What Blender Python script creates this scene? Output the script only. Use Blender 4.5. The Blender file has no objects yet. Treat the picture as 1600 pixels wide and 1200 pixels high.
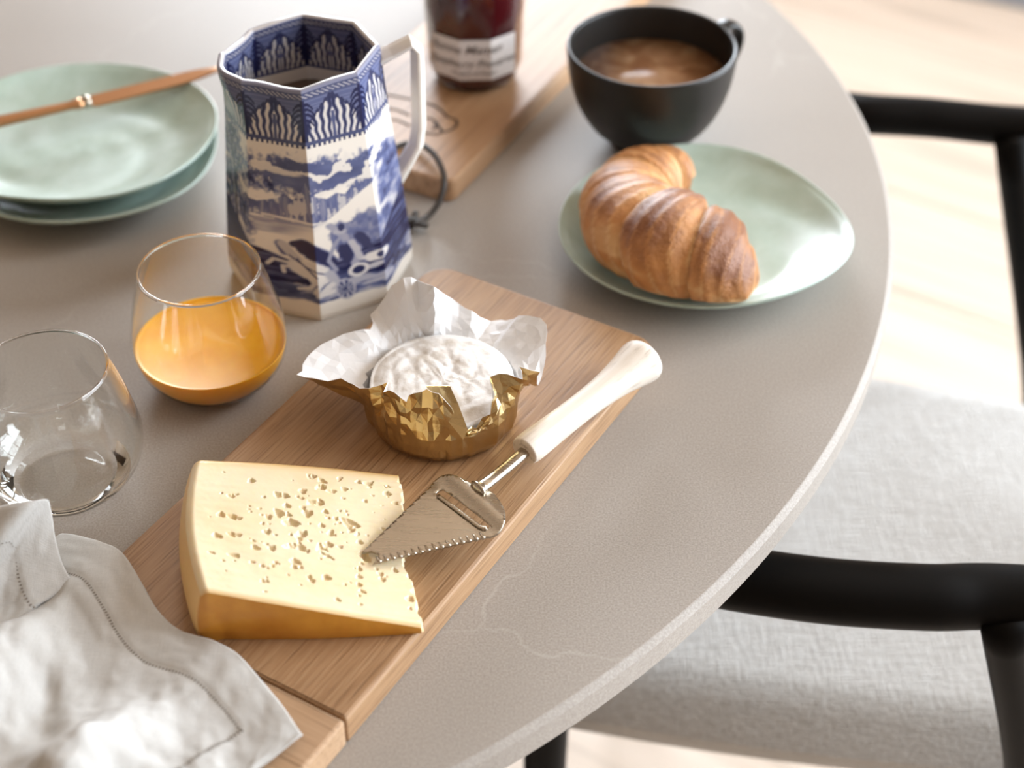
import bpy, bmesh, math, random
import numpy as np
from mathutils import Vector, Matrix
random.seed(7); RNG = np.random.default_rng(11)
SC = bpy.context.scene
COL = SC.collection
R_ = math.radians
TZ = 0.75                    # height of the table top above the floor
PITCH = R_(40.0); FPX = 2500.0; CAMH = 0.61

# ------------------------------------------------------------------ camera
cd = bpy.data.cameras.new('camera'); cam = bpy.data.objects.new('camera', cd); COL.objects.link(cam)
cam.location = (0, 0, TZ + CAMH)
cam.rotation_euler = (R_(90) - PITCH, 0, 0)
cd.sensor_width = 36.0; cd.lens = 36.0 * FPX / 1600.0
cd.clip_start = 0.02; cd.clip_end = 60
cd.dof.use_dof = True; cd.dof.focus_distance = 0.845; cd.dof.aperture_fstop = 4.6
SC.camera = cam
# ------------------------------------------------------------------ world, light, exposure
w = bpy.data.worlds.new('world'); SC.world = w; w.use_nodes = True
w.node_tree.nodes['Background'].inputs[0].default_value = (0.80, 0.90, 1.0, 1)
w.node_tree.nodes['Background'].inputs[1].default_value = 0.8
ROOM_A = R_(12)              # direction from the table towards the big window
E1 = Vector((math.cos(ROOM_A), math.sin(ROOM_A), 0)); E2 = Vector((-math.sin(ROOM_A), math.cos(ROOM_A), 0))
def area(name, loc, direction, sx, sy, power, color):
    l = bpy.data.lights.new(name, 'AREA'); l.shape = 'RECTANGLE'; l.size = sx; l.size_y = sy
    l.energy = power; l.color = color
    o = bpy.data.objects.new(name, l); COL.objects.link(o); o.location = loc
    o.rotation_euler = Vector(direction).to_track_quat('-Z', 'Y').to_euler()
    return o
WIN_D = 2.35
area('window_right_offscreen', E1 * (WIN_D + 0.14) + E2 * 0.50 + Vector((0, 0, 1.50)), -E1, 2.4, 2.2, 215, (0.84, 0.92, 1.0))
area('window_back_offscreen', E1 * 0.50 + E2 * 3.34 + Vector((0, 0, 1.50)), -E2, 1.2, 1.0, 108, (0.85, 0.92, 1.0))
vs = SC.view_settings
vs.view_transform = 'Standard'; vs.look = 'None'; vs.gamma = 1.0; vs.use_curve_mapping = False
vs.exposure = 0.08
SC.cycles.sample_clamp_indirect = 0.0
SC.cycles.blur_glossy = 0.2

# ------------------------------------------------------------------ helpers
_F = Vector((0, math.cos(PITCH), -math.sin(PITCH))); _U = Vector((0, math.sin(PITCH), math.cos(PITCH)))
def P(x, y, z=0.0):
    """photo pixel -> point on the horizontal plane z metres above the table top (table coordinates)"""
    d = _F + Vector((1, 0, 0)) * ((x - 800) / FPX) + _U * ((600 - y) / FPX)
    t = (z - CAMH) / d.z
    return Vector((0, 0, CAMH)) + d * t
def P_azimuth(x, y, c, phi):
    """photo pixel -> (radius, height) on the vertical plane through the axis at c with azimuth phi"""
    d = _F + Vector((1, 0, 0)) * ((x - 800) / FPX) + _U * ((600 - y) / FPX)
    n = Vector((-math.sin(phi), math.cos(phi), 0))
    t = (Vector((c[0], c[1], 0)) - Vector((0, 0, CAMH))).dot(n) / d.dot(n)
    q = Vector((0, 0, CAMH)) + d * t
    return (q.x - c[0]) * math.cos(phi) + (q.y - c[1]) * math.sin(phi), q.z

def tag(o, label=None, cat=None, group=None, kind=None):
    if label: o['label'] = label
    if cat: o['category'] = cat
    if group: o['group'] = group
    if kind: o['kind'] = kind
    return o
def empty(name, loc, rz=0.0):
    o = bpy.data.objects.new(name, None); COL.objects.link(o)
    o.location = loc; o.rotation_euler = (0, 0, rz); o.empty_display_size = 0.02
    return o
def mesh(name, verts, faces, mat, parent=None, smooth=True, mats=None, fmat=None, loc=None):
    me = bpy.data.meshes.new(name)
    me.from_pydata([tuple(v) for v in verts], [], [tuple(int(i) for i in f) for f in faces])
    if mats:
        for m in mats: me.materials.append(m)
        if fmat is not None: me.polygons.foreach_set('material_index', np.asarray(fmat, dtype=np.int32))
    elif mat: me.materials.append(mat)
    me.polygons.foreach_set('use_smooth', [smooth] * len(me.polygons))
    me.update()
    o = bpy.data.objects.new(name, me); COL.objects.link(o)
    if parent: o.parent = parent
    if loc: o.location = loc
    return o
def bm_obj(name, bm, mat, parent=None, smooth=False, loc=None):
    me = bpy.data.meshes.new(name); bm.to_mesh(me); bm.free()
    if mat: me.materials.append(mat)
    me.polygons.foreach_set('use_smooth', [smooth] * len(me.polygons))
    o = bpy.data.objects.new(name, me); COL.objects.link(o)
    if parent: o.parent = parent
    if loc: o.location = loc
    return o
def grid_faces(nu, nv, closed_u=False, off=0):
    """verts laid out as v*nu+u"""
    f = []
    for j in range(nv - 1):
        for i in range(nu if closed_u else nu - 1):
            a = off + j * nu + i; b = off + j * nu + (i + 1) % nu
            f.append((a, b, b + nu, a + nu))
    return f
def lathe(prof, n=64, z0=0.0, wob=None):
    v = []; f = []
    for (r, z) in prof:
        for i in range(n):
            a = 2 * math.pi * i / n
            rr, zz = (r, z) if wob is None else wob(r, z, a)
            v.append((rr * math.cos(a), rr * math.sin(a), zz + z0))
    m = len(prof)
    f = grid_faces(n, m, True)
    if prof[0][0] > 1e-6: f.append(tuple(range(n - 1, -1, -1)))
    if prof[-1][0] > 1e-6: f.append(tuple(range((m - 1) * n, m * n)))
    return v, f
def smooth_profile(pts, k=6):
    """Catmull-Rom through (r,z) points"""
    return [tuple(p) for p in catmull([Vector((a, b, 0)) for a, b in pts], k, True)]
def catmull(pts, k=8, two=False):
    pts = [Vector(p) for p in pts]; out = []
    n = len(pts)
    for i in range(n - 1):
        p0 = pts[i - 1] if i else pts[0] * 2 - pts[1]
        p1, p2 = pts[i], pts[i + 1]
        p3 = pts[i + 2] if i + 2 < n else pts[-1] * 2 - pts[-2]
        for j in range(k):
            t = j / k
            q = 0.5 * ((2 * p1) + (p2 - p0) * t + (2 * p0 - 5 * p1 + 4 * p2 - p3) * t * t + (3 * p1 - p0 - 3 * p2 + p3) * t ** 3)
            out.append((max(q.x, 0), q.y) if two else q)
    out.append((pts[-1].x, pts[-1].y) if two else pts[-1].copy())
    return out
def tube(pts, rad, n=14, caps=True, flat=1.0, up=Vector((0, 0, 1))):
    """swept tube along pts; rad is a number or list; flat scales the section along 'up'"""
    pts = [Vector(p) for p in pts]; m = len(pts); v = []; f = []
    if not hasattr(rad, '__len__'): rad = [rad] * m
    for i, p in enumerate(pts):
        t = (pts[min(i + 1, m - 1)] - pts[max(i - 1, 0)]).normalized()
        s = t.cross(up)
        if s.length < 1e-4: s = t.cross(Vector((0, 1, 0)))
        s.normalize(); q = s.cross(t).normalized()
        for k in range(n):
            a = 2 * math.pi * k / n
            v.append(p + s * (rad[i] * math.cos(a)) + q * (rad[i] * flat * math.sin(a)))
    f = grid_faces(n, m, True)
    if caps:
        f.append(tuple(range(n - 1, -1, -1))); f.append(tuple(range((m - 1) * n, m * n)))
    return v, f
def rel(vs, o): return [Vector(q) - Vector(o) for q in vs]
def boxbm(sx, sy, sz, bev=0.0, seg=2, z0=0.0):
    bm = bmesh.new(); bmesh.ops.create_cube(bm, size=1)
    for q in bm.verts: q.co = Vector((q.co.x * sx, q.co.y * sy, (q.co.z + 0.5) * sz + z0))
    if bev: bmesh.ops.bevel(bm, geom=list(bm.edges), offset=bev, segments=seg, profile=0.5, affect='EDGES')
    return bm
def color_attr(o, cols):
    a = o.data.color_attributes.new('Col', 'FLOAT_COLOR', 'POINT')
    c = np.ones((len(cols), 4), dtype=np.float32); c[:, :3] = cols
    a.data.foreach_set('color', c.ravel())
def vnoise(shape, cells, rng=RNG):
    """tileless value noise raster"""
    h, w_ = shape; gy, gx = cells
    g = rng.random((gy + 2, gx + 2))
    y = np.linspace(0, gy, h, endpoint=False); x = np.linspace(0, gx, w_, endpoint=False)
    yi = y.astype(int); xi = x.astype(int); fy = (y - yi)[:, None]; fx = (x - xi)[None, :]
    fy = fy * fy * (3 - 2 * fy); fx = fx * fx * (3 - 2 * fx)
    a = g[np.ix_(yi, xi)]; b = g[np.ix_(yi, xi + 1)]; c = g[np.ix_(yi + 1, xi)]; d = g[np.ix_(yi + 1, xi + 1)]
    return (a * (1 - fx) + b * fx) * (1 - fy) + (c * (1 - fx) + d * fx) * fy
def fbm(shape, cells, oct=4, rng=RNG):
    s = 0; amp = 1; t = 0
    for k in range(oct):
        s = s + amp * vnoise(shape, (cells[0] * 2 ** k, cells[1] * 2 ** k), rng); t += amp; amp *= 0.5
    return s / t
def sstep(a, b, x):
    t = np.clip((x - a) / (b - a), 0, 1); return t * t * (3 - 2 * t)

# ------------------------------------------------------------------ materials
def mat(name, color=(0.5, 0.5, 0.5), rough=0.5, metal=0.0, **kw):
    m = bpy.data.materials.new(name); m.use_nodes = True
    b = m.node_tree.nodes['Principled BSDF']
    b.inputs['Base Color'].default_value = (*color, 1); b.inputs['Roughness'].default_value = rough
    b.inputs['Metallic'].default_value = metal
    for k, v in kw.items(): b.inputs[k.replace('_', ' ')].default_value = v
    return m
class NT:
    """little node helper"""
    def __init__(s, m): s.m = m; s.t = m.node_tree; s.b = s.t.nodes['Principled BSDF']
    def n(s, typ, **kw):
        o = s.t.nodes.new(typ)
        for k, v in kw.items():
            if k.startswith('_'): setattr(o, k[1:], v)
            else: o.inputs[k.replace('_', ' ')].default_value = v
        return o
    def l(s, a, b): s.t.links.new(a, b)
    def coords(s, scale=(1, 1, 1), out='Object', rot=(0, 0, 0)):
        tc = s.n('ShaderNodeTexCoord'); mp = s.n('ShaderNodeMapping')
        mp.inputs['Scale'].default_value = scale; mp.inputs['Rotation'].default_value = rot
        s.l(tc.outputs[out], mp.inputs['Vector']); return mp.outputs['Vector']
    def noise(s, vec, scale=5, detail=4, rough=0.55, dist=0.0):
        o = s.n('ShaderNodeTexNoise', Scale=scale, Detail=detail, Roughness=rough, Distortion=dist); s.l(vec, o.inputs['Vector'])
        return o.outputs['Fac']
    def ramp(s, fac, stops):
        o = s.n('ShaderNodeValToRGB'); cr = o.color_ramp
        while len(cr.elements) < len(stops): cr.elements.new(0.5)
        for e, (p, c) in zip(cr.elements, stops):
            e.position = p; e.color = (*c, 1) if len(c) == 3 else c
        s.l(fac, o.inputs['Fac']); return o.outputs['Color']
    def mix(s, fac, a, b, mode='MIX'):
        o = s.n('ShaderNodeMix', _data_type='RGBA', _blend_type=mode)
        for sock, val in ((o.inputs[0], fac), (o.inputs[6], a), (o.inputs[7], b)):
            if hasattr(val, 'is_output'): s.l(val, sock)
            elif isinstance(val, (int, float)): sock.default_value = val
            else: sock.default_value = (*val, 1)
        return o.outputs[2]
    def bump(s, h, strength=0.3, dist=0.001):
        o = s.n('ShaderNodeBump', Strength=strength, Distance=dist); s.l(h, o.inputs['Height'])
        s.l(o.outputs['Normal'], s.b.inputs['Normal'])
    def color(s, c): s.l(c, s.b.inputs['Base Color'])
    def rough(s, c): s.l(c, s.b.inputs['Roughness'])

def wood(name, dark, mid, light, along=0, fine=260, rough=0.5, bump=0.35):
    m = mat(name, mid, rough); t = NT(m)
    sc = [fine, fine, fine]; sc[along] = fine * 0.028
    v = t.coords(tuple(sc)); a = t.noise(v, 1.0, 3, 0.6)
    sc2 = [28.0] * 3; sc2[along] = 2.2
    v2 = t.coords(tuple(sc2)); b = t.noise(v2, 1.0, 4, 0.6, 0.6)
    c = t.ramp(b, [(0.25, dark), (0.5, mid), (0.75, light)])
    d = t.ramp(a, [(0.30, tuple(x * 0.55 for x in dark)), (0.46, mid), (0.8, light)])
    t.color(t.mix(0.65, c, d)); t.bump(a, bump, 0.0006)
    return m
M = {}
# table: warm grey quartz, fine speckle, thin pale veins
m = mat('quartz', (0.36, 0.34, 0.32), 0.50, Specular_IOR_Level=0.24); t = NT(m); v = t.coords()
sp = t.noise(v, 900, 2, 0.6); cl = t.noise(v, 3.0, 3)
base = t.ramp(cl, [(0.3, (0.335, 0.302, 0.270)), (0.7, (0.385, 0.352, 0.318))])
base = t.mix(t.ramp(sp, [(0.35, (0, 0, 0)), (0.65, (1, 1, 1))]), t.mix(1.0, base, (0.86, 0.85, 0.84), 'MULTIPLY'), t.mix(1.0, base, (1.12, 1.12, 1.12), 'MULTIPLY'))
wv = t.n('ShaderNodeTexVoronoi', _feature='DISTANCE_TO_EDGE', Scale=5.0)
v2 = t.coords(); nn = t.n('ShaderNodeTexNoise', Scale=7.0, Detail=5.0); t.l(v2, nn.inputs['Vector'])
vm = t.n('ShaderNodeVectorMath', _operation='MULTIPLY_ADD'); t.l(nn.outputs['Color'], vm.inputs[0]); vm.inputs[1].default_value = (0.22, 0.22, 0.22); t.l(v2, vm.inputs[2])
t.l(vm.outputs[0], wv.inputs['Vector'])
vein = t.ramp(wv.outputs['Distance'], [(0.0, (0.24, 0.24, 0.24)), (0.011, (0, 0, 0))])
msk = t.ramp(t.noise(v, 6.0, 2), [(0.52, (0, 0, 0)), (0.70, (1, 1, 1))])
vf = t.mix(1.0, vein, msk, 'MULTIPLY')
t.color(t.mix(vf, base, (0.62, 0.60, 0.57)))
t.bump(sp, 0.06, 0.0003); M['quartz'] = m
M['oak_board'] = wood('oak_board', (0.21, 0.105, 0.046), (0.345, 0.195, 0.095), (0.49, 0.325, 0.185), 0, 800, 0.5, 0.6)
M['oak_end'] = wood('oak_end_piece', (0.36, 0.21, 0.11), (0.45, 0.285, 0.165), (0.53, 0.36, 0.225), 1, 420, 0.55, 0.4)
M['oak_back'] = wood('oak_serving_board', (0.30, 0.16, 0.08), (0.40, 0.235, 0.125), (0.50, 0.33, 0.20), 0, 260, 0.5, 0.3)
M['burned'] = mat('burned_line', (0.05, 0.028, 0.018), 0.7)
M['plank'] = wood('pale_oak_plank', (0.56, 0.445, 0.35), (0.62, 0.51, 0.415), (0.66, 0.555, 0.465), 0, 60, 0.4, 0.1)
M['gap'] = mat('floor_underlay', (0.16, 0.11, 0.07), 0.9)
m = mat('black_lacquer', (0.0025, 0.002, 0.0017), 0.5, Specular_IOR_Level=0.10); M['black'] = m
m = mat('plaster', (0.46, 0.355, 0.26), 0.9); t = NT(m); t.bump(t.noise(t.coords(), 60, 4), 0.1, 0.002); M['plaster'] = m
M['white_paint'] = mat('white_paint', (0.80, 0.79, 0.77), 0.4)
m = mat('rug_wool', (0.22, 0.22, 0.23), 0.95); t = NT(m); t.bump(t.noise(t.coords(), 400, 3), 0.5, 0.004); M['rug'] = m
# seat fabric: coarse basket weave
m = mat('seat_weave', (0.55, 0.54, 0.52), 0.95, Sheen_Weight=0.3); t = NT(m)
wr_ = (0, 0, R_(11.5))
d1 = t.noise(t.coords((45, 520, 520), rot=wr_), 1, 3, 0.6); d2 = t.noise(t.coords((520, 45, 520), rot=wr_), 1, 3, 0.6); d3 = t.noise(t.coords((300, 300, 300)), 1, 2)
h = t.mix(0.2, t.mix(0.5, d1, d2), d3)
t.color(t.ramp(h, [(0.36, (0.37, 0.35, 0.325)), (0.47, (0.455, 0.435, 0.41)), (0.60, (0.54, 0.53, 0.51))])); t.bump(h, 1.0, 0.004); M['weave'] = m
# linen napkin
m = mat('linen', (0.62, 0.60, 0.57), 0.9, Sheen_Weight=0.2); t = NT(m)
d1 = t.noise(t.coords((180, 2600, 400)), 1, 3); d2 = t.noise(t.coords((2600, 180, 400)), 1, 3); h = t.mix(0.5, d1, d2)
t.color(t.ramp(h, [(0.25, (0.435, 0.42, 0.395)), (0.7, (0.525, 0.515, 0.495))])); t.bump(h, 0.5, 0.0005); M['linen'] = m
M['hole_shade'] = mat('hemstitch_hole_shade', (0.20, 0.175, 0.15), 0.95)  # dark colour stands in for the shade inside the hemstitch holes
# ceramics
m = mat('celadon', (0.42, 0.52, 0.46), 0.30, Coat_Weight=0.25, Coat_Roughness=0.25); t = NT(m)
n1 = t.noise(t.coords(), 26, 4, 0.6, 0.5)
t.color(t.ramp(n1, [(0.3, (0.36, 0.46, 0.39)), (0.5, (0.43, 0.54, 0.48)), (0.72, (0.50, 0.61, 0.57))])); t.bump(t.noise(t.coords(), 60, 3), 0.08, 0.002); M['celadon'] = m
M['cup'] = mat('charcoal_stoneware', (0.016, 0.014, 0.0125), 0.36, Specular_IOR_Level=0.4)
m = mat('milky_coffee', (0.33, 0.18, 0.10), 0.25); t = NT(m)
n1 = t.noise(t.coords(), 38, 3, 0.5, 0.8)
t.color(t.ramp(n1, [(0.42, (0.26, 0.125, 0.06)), (0.55, (0.36, 0.20, 0.105)), (0.66, (0.50, 0.32, 0.19))])); M['coffee'] = m
def attr_mat(name, rough, **kw):
    m = mat(name, (1, 1, 1), rough, **kw); t = NT(m); a = t.n('ShaderNodeVertexColor', _layer_name='Col'); t.color(a.outputs['Color']); return m, t, a
M['jug'], _, _ = attr_mat('transfer_glaze', 0.16, Specular_IOR_Level=0.4)
M['glaze'] = mat('ivory_glaze', (0.74, 0.69, 0.62), 0.12, Coat_Weight=0.6, Coat_Roughness=0.06)
M['tea'] = mat('amber_tea', (0.20, 0.075, 0.02), 0.08)
def thin_glass(name, z_mid, z_half):
    """clear thin-walled glass: see-through with fresnel sheen; the thick foot and the rolled rim refract"""
    m = bpy.data.materials.new(name); m.use_nodes = True; nt = m.node_tree; nt.nodes.clear(); N = nt.nodes.new; L = nt.links.new
    out = N('ShaderNodeOutputMaterial'); tr = N('ShaderNodeBsdfTransparent'); gl = N('ShaderNodeBsdfGlossy'); fr = N('ShaderNodeLayerWeight'); pw = N('ShaderNodeMath'); ma = N('ShaderNodeMath'); mx = N('ShaderNodeMixShader')
    tr.inputs[0].default_value = (0.975, 0.98, 0.975, 1); gl.inputs['Roughness'].default_value = 0.02; gl.inputs[0].default_value = (1, 1, 1, 1); fr.inputs['Blend'].default_value = 0.5
    pw.operation = 'POWER'; pw.inputs[1].default_value = 5.0; ma.operation = 'MULTIPLY_ADD'; ma.inputs[1].default_value = 0.96; ma.inputs[2].default_value = 0.055
    L(fr.outputs['Facing'], pw.inputs[0]); L(pw.outputs[0], ma.inputs[0]); L(ma.outputs[0], mx.inputs[0]); L(tr.outputs[0], mx.inputs[1]); L(gl.outputs[0], mx.inputs[2])
    gs = N('ShaderNodeBsdfGlass'); gs.inputs['IOR'].default_value = 1.45; gs.inputs['Roughness'].default_value = 0.0
    tc = N('ShaderNodeTexCoord'); sp = N('ShaderNodeSeparateXYZ'); lt = N('ShaderNodeMath'); lt.operation = 'GREATER_THAN'; lt.inputs[1].default_value = z_half; sb_ = N('ShaderNodeMath'); sb_.operation = 'SUBTRACT'; sb_.inputs[1].default_value = z_mid; ab = N('ShaderNodeMath'); ab.operation = 'ABSOLUTE'
    L(tc.outputs['Object'], sp.inputs[0]); L(sp.outputs['Z'], sb_.inputs[0]); L(sb_.outputs[0], ab.inputs[0]); L(ab.outputs[0], lt.inputs[0]); m2 = N('ShaderNodeMixShader')
    L(lt.outputs[0], m2.inputs[0]); L(mx.outputs[0], m2.inputs[1]); L(gs.outputs[0], m2.inputs[2]); L(m2.outputs[0], out.inputs['Surface'])
    return m
M['glass'] = thin_glass('clear_tumbler_glass', 0.0425, 0.0357); M['jar_glass'] = thin_glass('clear_jar_glass', 0.5, 0.497)
m = mat('orange_juice', (0.86, 0.40, 0.03), 0.35, Specular_IOR_Level=0.3, Subsurface_Weight=0.25, Subsurface_Radius=(0.02, 0.01, 0.003), Subsurface_Scale=0.3); t = NT(m)
t.color(t.ramp(t.noise(t.coords(), 45, 4), [(0.3, (0.80, 0.33, 0.012)), (0.7, (0.88, 0.42, 0.028))])); M['juice'] = m
M['jam'] = mat('dark_jam', (0.055, 0.002, 0.004), 0.25)
M['paper'] = mat('label_paper', (0.72, 0.68, 0.66), 0.8)
M['print'] = mat('label_ink', (0.12, 0.10, 0.09), 0.8)
M['lid'] = mat('jar_lid', (0.55, 0.05, 0.05), 0.35)
# cheese
m, t, a = attr_mat('cheese_paste', 0.38, Subsurface_Weight=0.25, Subsurface_Radius=(0.02, 0.012, 0.004), Subsurface_Scale=0.15)
t.bump(t.noise(t.coords(), 320, 4, 0.6), 0.12, 0.0008); M['paste'] = m
m = mat('cheese_rind', (0.62, 0.27, 0.03), 0.33, Subsurface_Weight=0.2, Subsurface_Radius=(0.02, 0.008, 0.002), Subsurface_Scale=0.15); t = NT(m)
t.color(t.ramp(t.noise(t.coords(), 40, 4), [(0.3, (0.50, 0.20, 0.02)), (0.7, (0.70, 0.34, 0.05))])); M['rind'] = m
m = mat('cheese_rim', (0.78, 0.50, 0.19), 0.35, Subsurface_Weight=0.25, Subsurface_Radius=(0.02, 0.01, 0.003), Subsurface_Scale=0.15); M['rim'] = m
m = mat('bloomy_rind', (0.76, 0.73, 0.69), 0.6); t = NT(m); n1 = t.noise(t.coords(), 120, 4)
t.color(t.ramp(n1, [(0.3, (0.60, 0.54, 0.47)), (0.5, (0.76, 0.73, 0.70)), (0.7, (0.82, 0.80, 0.78))])); t.bump(t.noise(t.coords(), 300, 4), 0.4, 0.001); M['bloomy'] = m
m = mat('gold_foil', (0.60, 0.455, 0.235), 0.26, 1.0); t = NT(m); t.bump(t.noise(t.coords(), 90, 4, 0.5), 0.25, 0.002); M['gold'] = m
m = mat('foil_lining', (0.78, 0.77, 0.77), 0.42); t = NT(m); t.bump(t.noise(t.coords(), 110, 4, 0.5), 0.2, 0.002); M['lining'] = m
# metals, handles
m = mat('scratched_steel', (0.47, 0.42, 0.35), 0.22, 1.0); t = NT(m)
n1 = t.noise(t.coords((40, 900, 900), rot=(0, 0, 0.7)), 1, 3); t.rough(t.ramp(n1, [(0.3, (0.16, 0.16, 0.16)), (0.7, (0.32, 0.32, 0.32))])); t.bump(n1, 0.05, 0.0003); M['steel'] = m
m = wood('pale_handle', (0.60, 0.50, 0.40), (0.72, 0.64, 0.55), (0.80, 0.74, 0.67), 0, 300, 0.5, 0.3); M['handle'] = m
M['copper'] = mat('copper_cutlery', (0.48, 0.255, 0.13), 0.28, 1.0)
M['cord'] = mat('leather_cord', (0.035, 0.027, 0.022), 0.45)
m, t, a = attr_mat('croissant_crust', 0.42, Coat_Weight=0.15, Coat_Roughness=0.3)
t.bump(t.noise(t.coords(), 240, 5, 0.7), 0.9, 0.0020); M['crust'] = m

T0 = Vector((0, 0, TZ))
def W(v): return Vector(v) + T0         # table coordinates -> world

# ================================================================== room
def room_pt(a, b, z): return E1 * a + E2 * b + Vector((0, 0, z))
def quad_slab(name, corners, n, th, mat_, kind='structure'):
    c = [Vector(q) for q in corners]; n = Vector(n).normalized() * th
    vs = c + [q + n for q in c]
    f = [(0, 1, 2, 3), (7, 6, 5, 4)] + [(i, i + 4, (i + 1) % 4 + 4, (i + 1) % 4) for i in range(4)]
    o = mesh(name, vs, f, mat_, smooth=False); tag(o, kind=kind); return o
A0, A1, B0, B1, HC = -3.2, WIN_D, -2.6, 3.2, 2.75
fl = quad_slab('floor', [room_pt(A0, B0, -0.021), room_pt(A1, B0, -0.021), room_pt(A1, B1, -0.021), room_pt(A0, B1, -0.021)], (0, 0, -1), 0.05, M['gap'])
quad_slab('ceiling', [room_pt(A0, B0, HC), room_pt(A1, B0, HC), room_pt(A1, B1, HC), room_pt(A0, B1, HC)], (0, 0, 1), 0.1, M['plaster'])
quad_slab('wall_left', [room_pt(A0, B0, -0.02), room_pt(A0, B1, -0.02), room_pt(A0, B1, HC), room_pt(A0, B0, HC)], -E1, 0.1, M['plaster'])
def holed_wall(name, o0, ax, length, hz, h0, h1, z0, z1, nrm):
    """wall with one rectangular opening [h0,h1]x[z0,z1] along axis ax from o0"""
    xs = [0, h0, h1, length]; zs = [-0.02, z0, z1, hz]; vs = []; fs = []
    for k in (0, 0.12):
        for z in zs:
            for x in xs: vs.append(Vector(o0) + Vector(ax) * x + Vector((0, 0, z)) + Vector(nrm) * k)
    for j in range(3):
        for i in range(3):
            if (i, j) == (1, 1): continue
            a = j * 4 + i; fs.append((a, a + 1, a + 5, a + 4)); fs.append((a + 20, a + 21, a + 17, a + 16))
    ring = [5, 6, 10, 9]
    for i in range(4): a, b = ring[i], ring[(i + 1) % 4]; fs.append((a, b, b + 16, a + 16))
    o = mesh(name, vs, fs, M['plaster'], smooth=False); tag(o, kind='structure'); return o
holed_wall('wall_right', room_pt(A1, B0, 0), E2, B1 - B0, HC, 1.9, 4.3, 0.40, 2.60, E1)
quad_slab('wall_front', [room_pt(A1, B0, -0.02), room_pt(A0, B0, -0.02), room_pt(A0, B0, HC), room_pt(A1, B0, HC)], -E2, 0.1, M['plaster'])
holed_wall('wall_back', room_pt(A0, B1, 0), E1, A1 - A0, HC, 3.1, 4.3, 1.0, 2.0, E2)
def win_frame(name, o0, ax, h0, h1, z0, z1, nx, nz, nrm):
    r = empty(name, Vector(o0) + Vector(ax) * ((h0 + h1) / 2) + Vector((0, 0, z0)) + Vector(nrm) * 0.05); tag(r, kind='structure')
    ang = math.atan2(ax[1], ax[0])
    def bar(nm, x, z, sx, sz):
        b = boxbm(sx, 0.05, sz, 0.004, 1); o = bm_obj(nm, b, M['white_paint'], r); o.location = (Vector(ax) * (x - (h0 + h1) / 2) + Vector((0, 0, z - z0))); o.rotation_euler = (0, 0, ang)
    bar('window_sill', (h0 + h1) / 2, z0, h1 - h0, 0.06); bar('window_head', (h0 + h1) / 2, z1 - 0.06, h1 - h0, 0.06)
    for i in range(nx + 1): bar('mullion', h0 + 0.03 + (h1 - h0 - 0.06) * i / nx, z0, 0.06, z1 - z0)
    for j in range(1, nz): bar('glazing_bar', (h0 + h1) / 2, z0 + (z1 - z0) * j / nz, h1 - h0, 0.035)
win_frame('window_1', room_pt(A1, B0, 0), E2, 1.9, 4.3, 0.40, 2.60, 3, 2, E1)
win_frame('window_2', room_pt(A0, B1, 0), E1, 3.1, 4.3, 1.0, 2.0, 2, 1, E2)
# floor planks, children of the floor
PA = R_(-33); pu = Vector((math.cos(PA), math.sin(PA), 0)); pv = Vector((-math.sin(PA), math.cos(PA), 0))
PW, PL = 0.24, 2.2
bm = boxbm(PL - 0.002, PW - 0.0025, 0.02, 0.0015, 1)
pm = bpy.data.meshes.new('plank'); bm.to_mesh(pm); bm.free(); pm.materials.append(M['plank'])
seam = P(1490, 487, -TZ); s0 = Vector((seam.x, seam.y, 0)).dot(pv)
for j in range(-14, 22):
    for i in range(-4, 5):
        c = pu * ((i + 0.37 * (j % 3)) * PL) + pv * (s0 + (j + 0.5) * PW)
        a, b = c.dot(E1), c.dot(E2)
        if not (A0 - 0.3 < a < A1 + 0.6 and B0 - 0.3 < b < B1 + 0.6): continue
        o = bpy.data.objects.new('plank', pm); COL.objects.link(o); o.parent = fl
        o.location = c + Vector((0, 0, -0.0205)); o.rotation_euler = (0, 0, PA + (math.pi if (i + j) % 2 else 0))
# grey rug at the far right
q = P(1555, 6, -TZ); ra = R_(-27); ru = Vector((math.cos(ra), math.sin(ra), 0)); rv = Vector((-math.sin(ra), math.cos(ra), 0))
bm = boxbm(0.9, 0.34, 0.010, 0.003, 1)
o = bm_obj('rug', bm, M['rug'], loc=Vector((q.x, q.y, -0.001)) + rv * 0.17 + ru * 0.12); o.rotation_euler = (0, 0, ra)
tag(o, 'plain grey rug lying on the pale oak floor beyond the chair', 'rug')

# ================================================================== dining table
TC = Vector((-0.373, 0.982, 0)); TR = 0.636
tb = empty('dining_table', (TC.x, TC.y, 0)); tag(tb, 'round dining table with a thin warm grey quartz top carrying breakfast', 'table')
prof = [(0.0, -0.022), (TR - 0.012, -0.022), (TR - 0.003, -0.0205), (TR, -0.018), (TR, -0.0032), (TR - 0.0030, -0.0003), (TR - 0.0036, 0.0), (0.0, 0.0)]
v, f = lathe(prof, 256, TZ); o = mesh('tabletop', v, f, M['quartz'], tb, smooth=False)
v, f = lathe(smooth_profile([(0.0, 0.0), (0.25, 0.0), (0.26, 0.008), (0.25, 0.016), (0.10, 0.030), (0.055, 0.10), (0.05, 0.35), (0.055, 0.62), (0.12, 0.70), (0.2, 0.722), (0.2, TZ - 0.0215), (0, TZ - 0.0215)], 4), 48)
mesh('pedestal', v, f, M['black'], tb)

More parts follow.
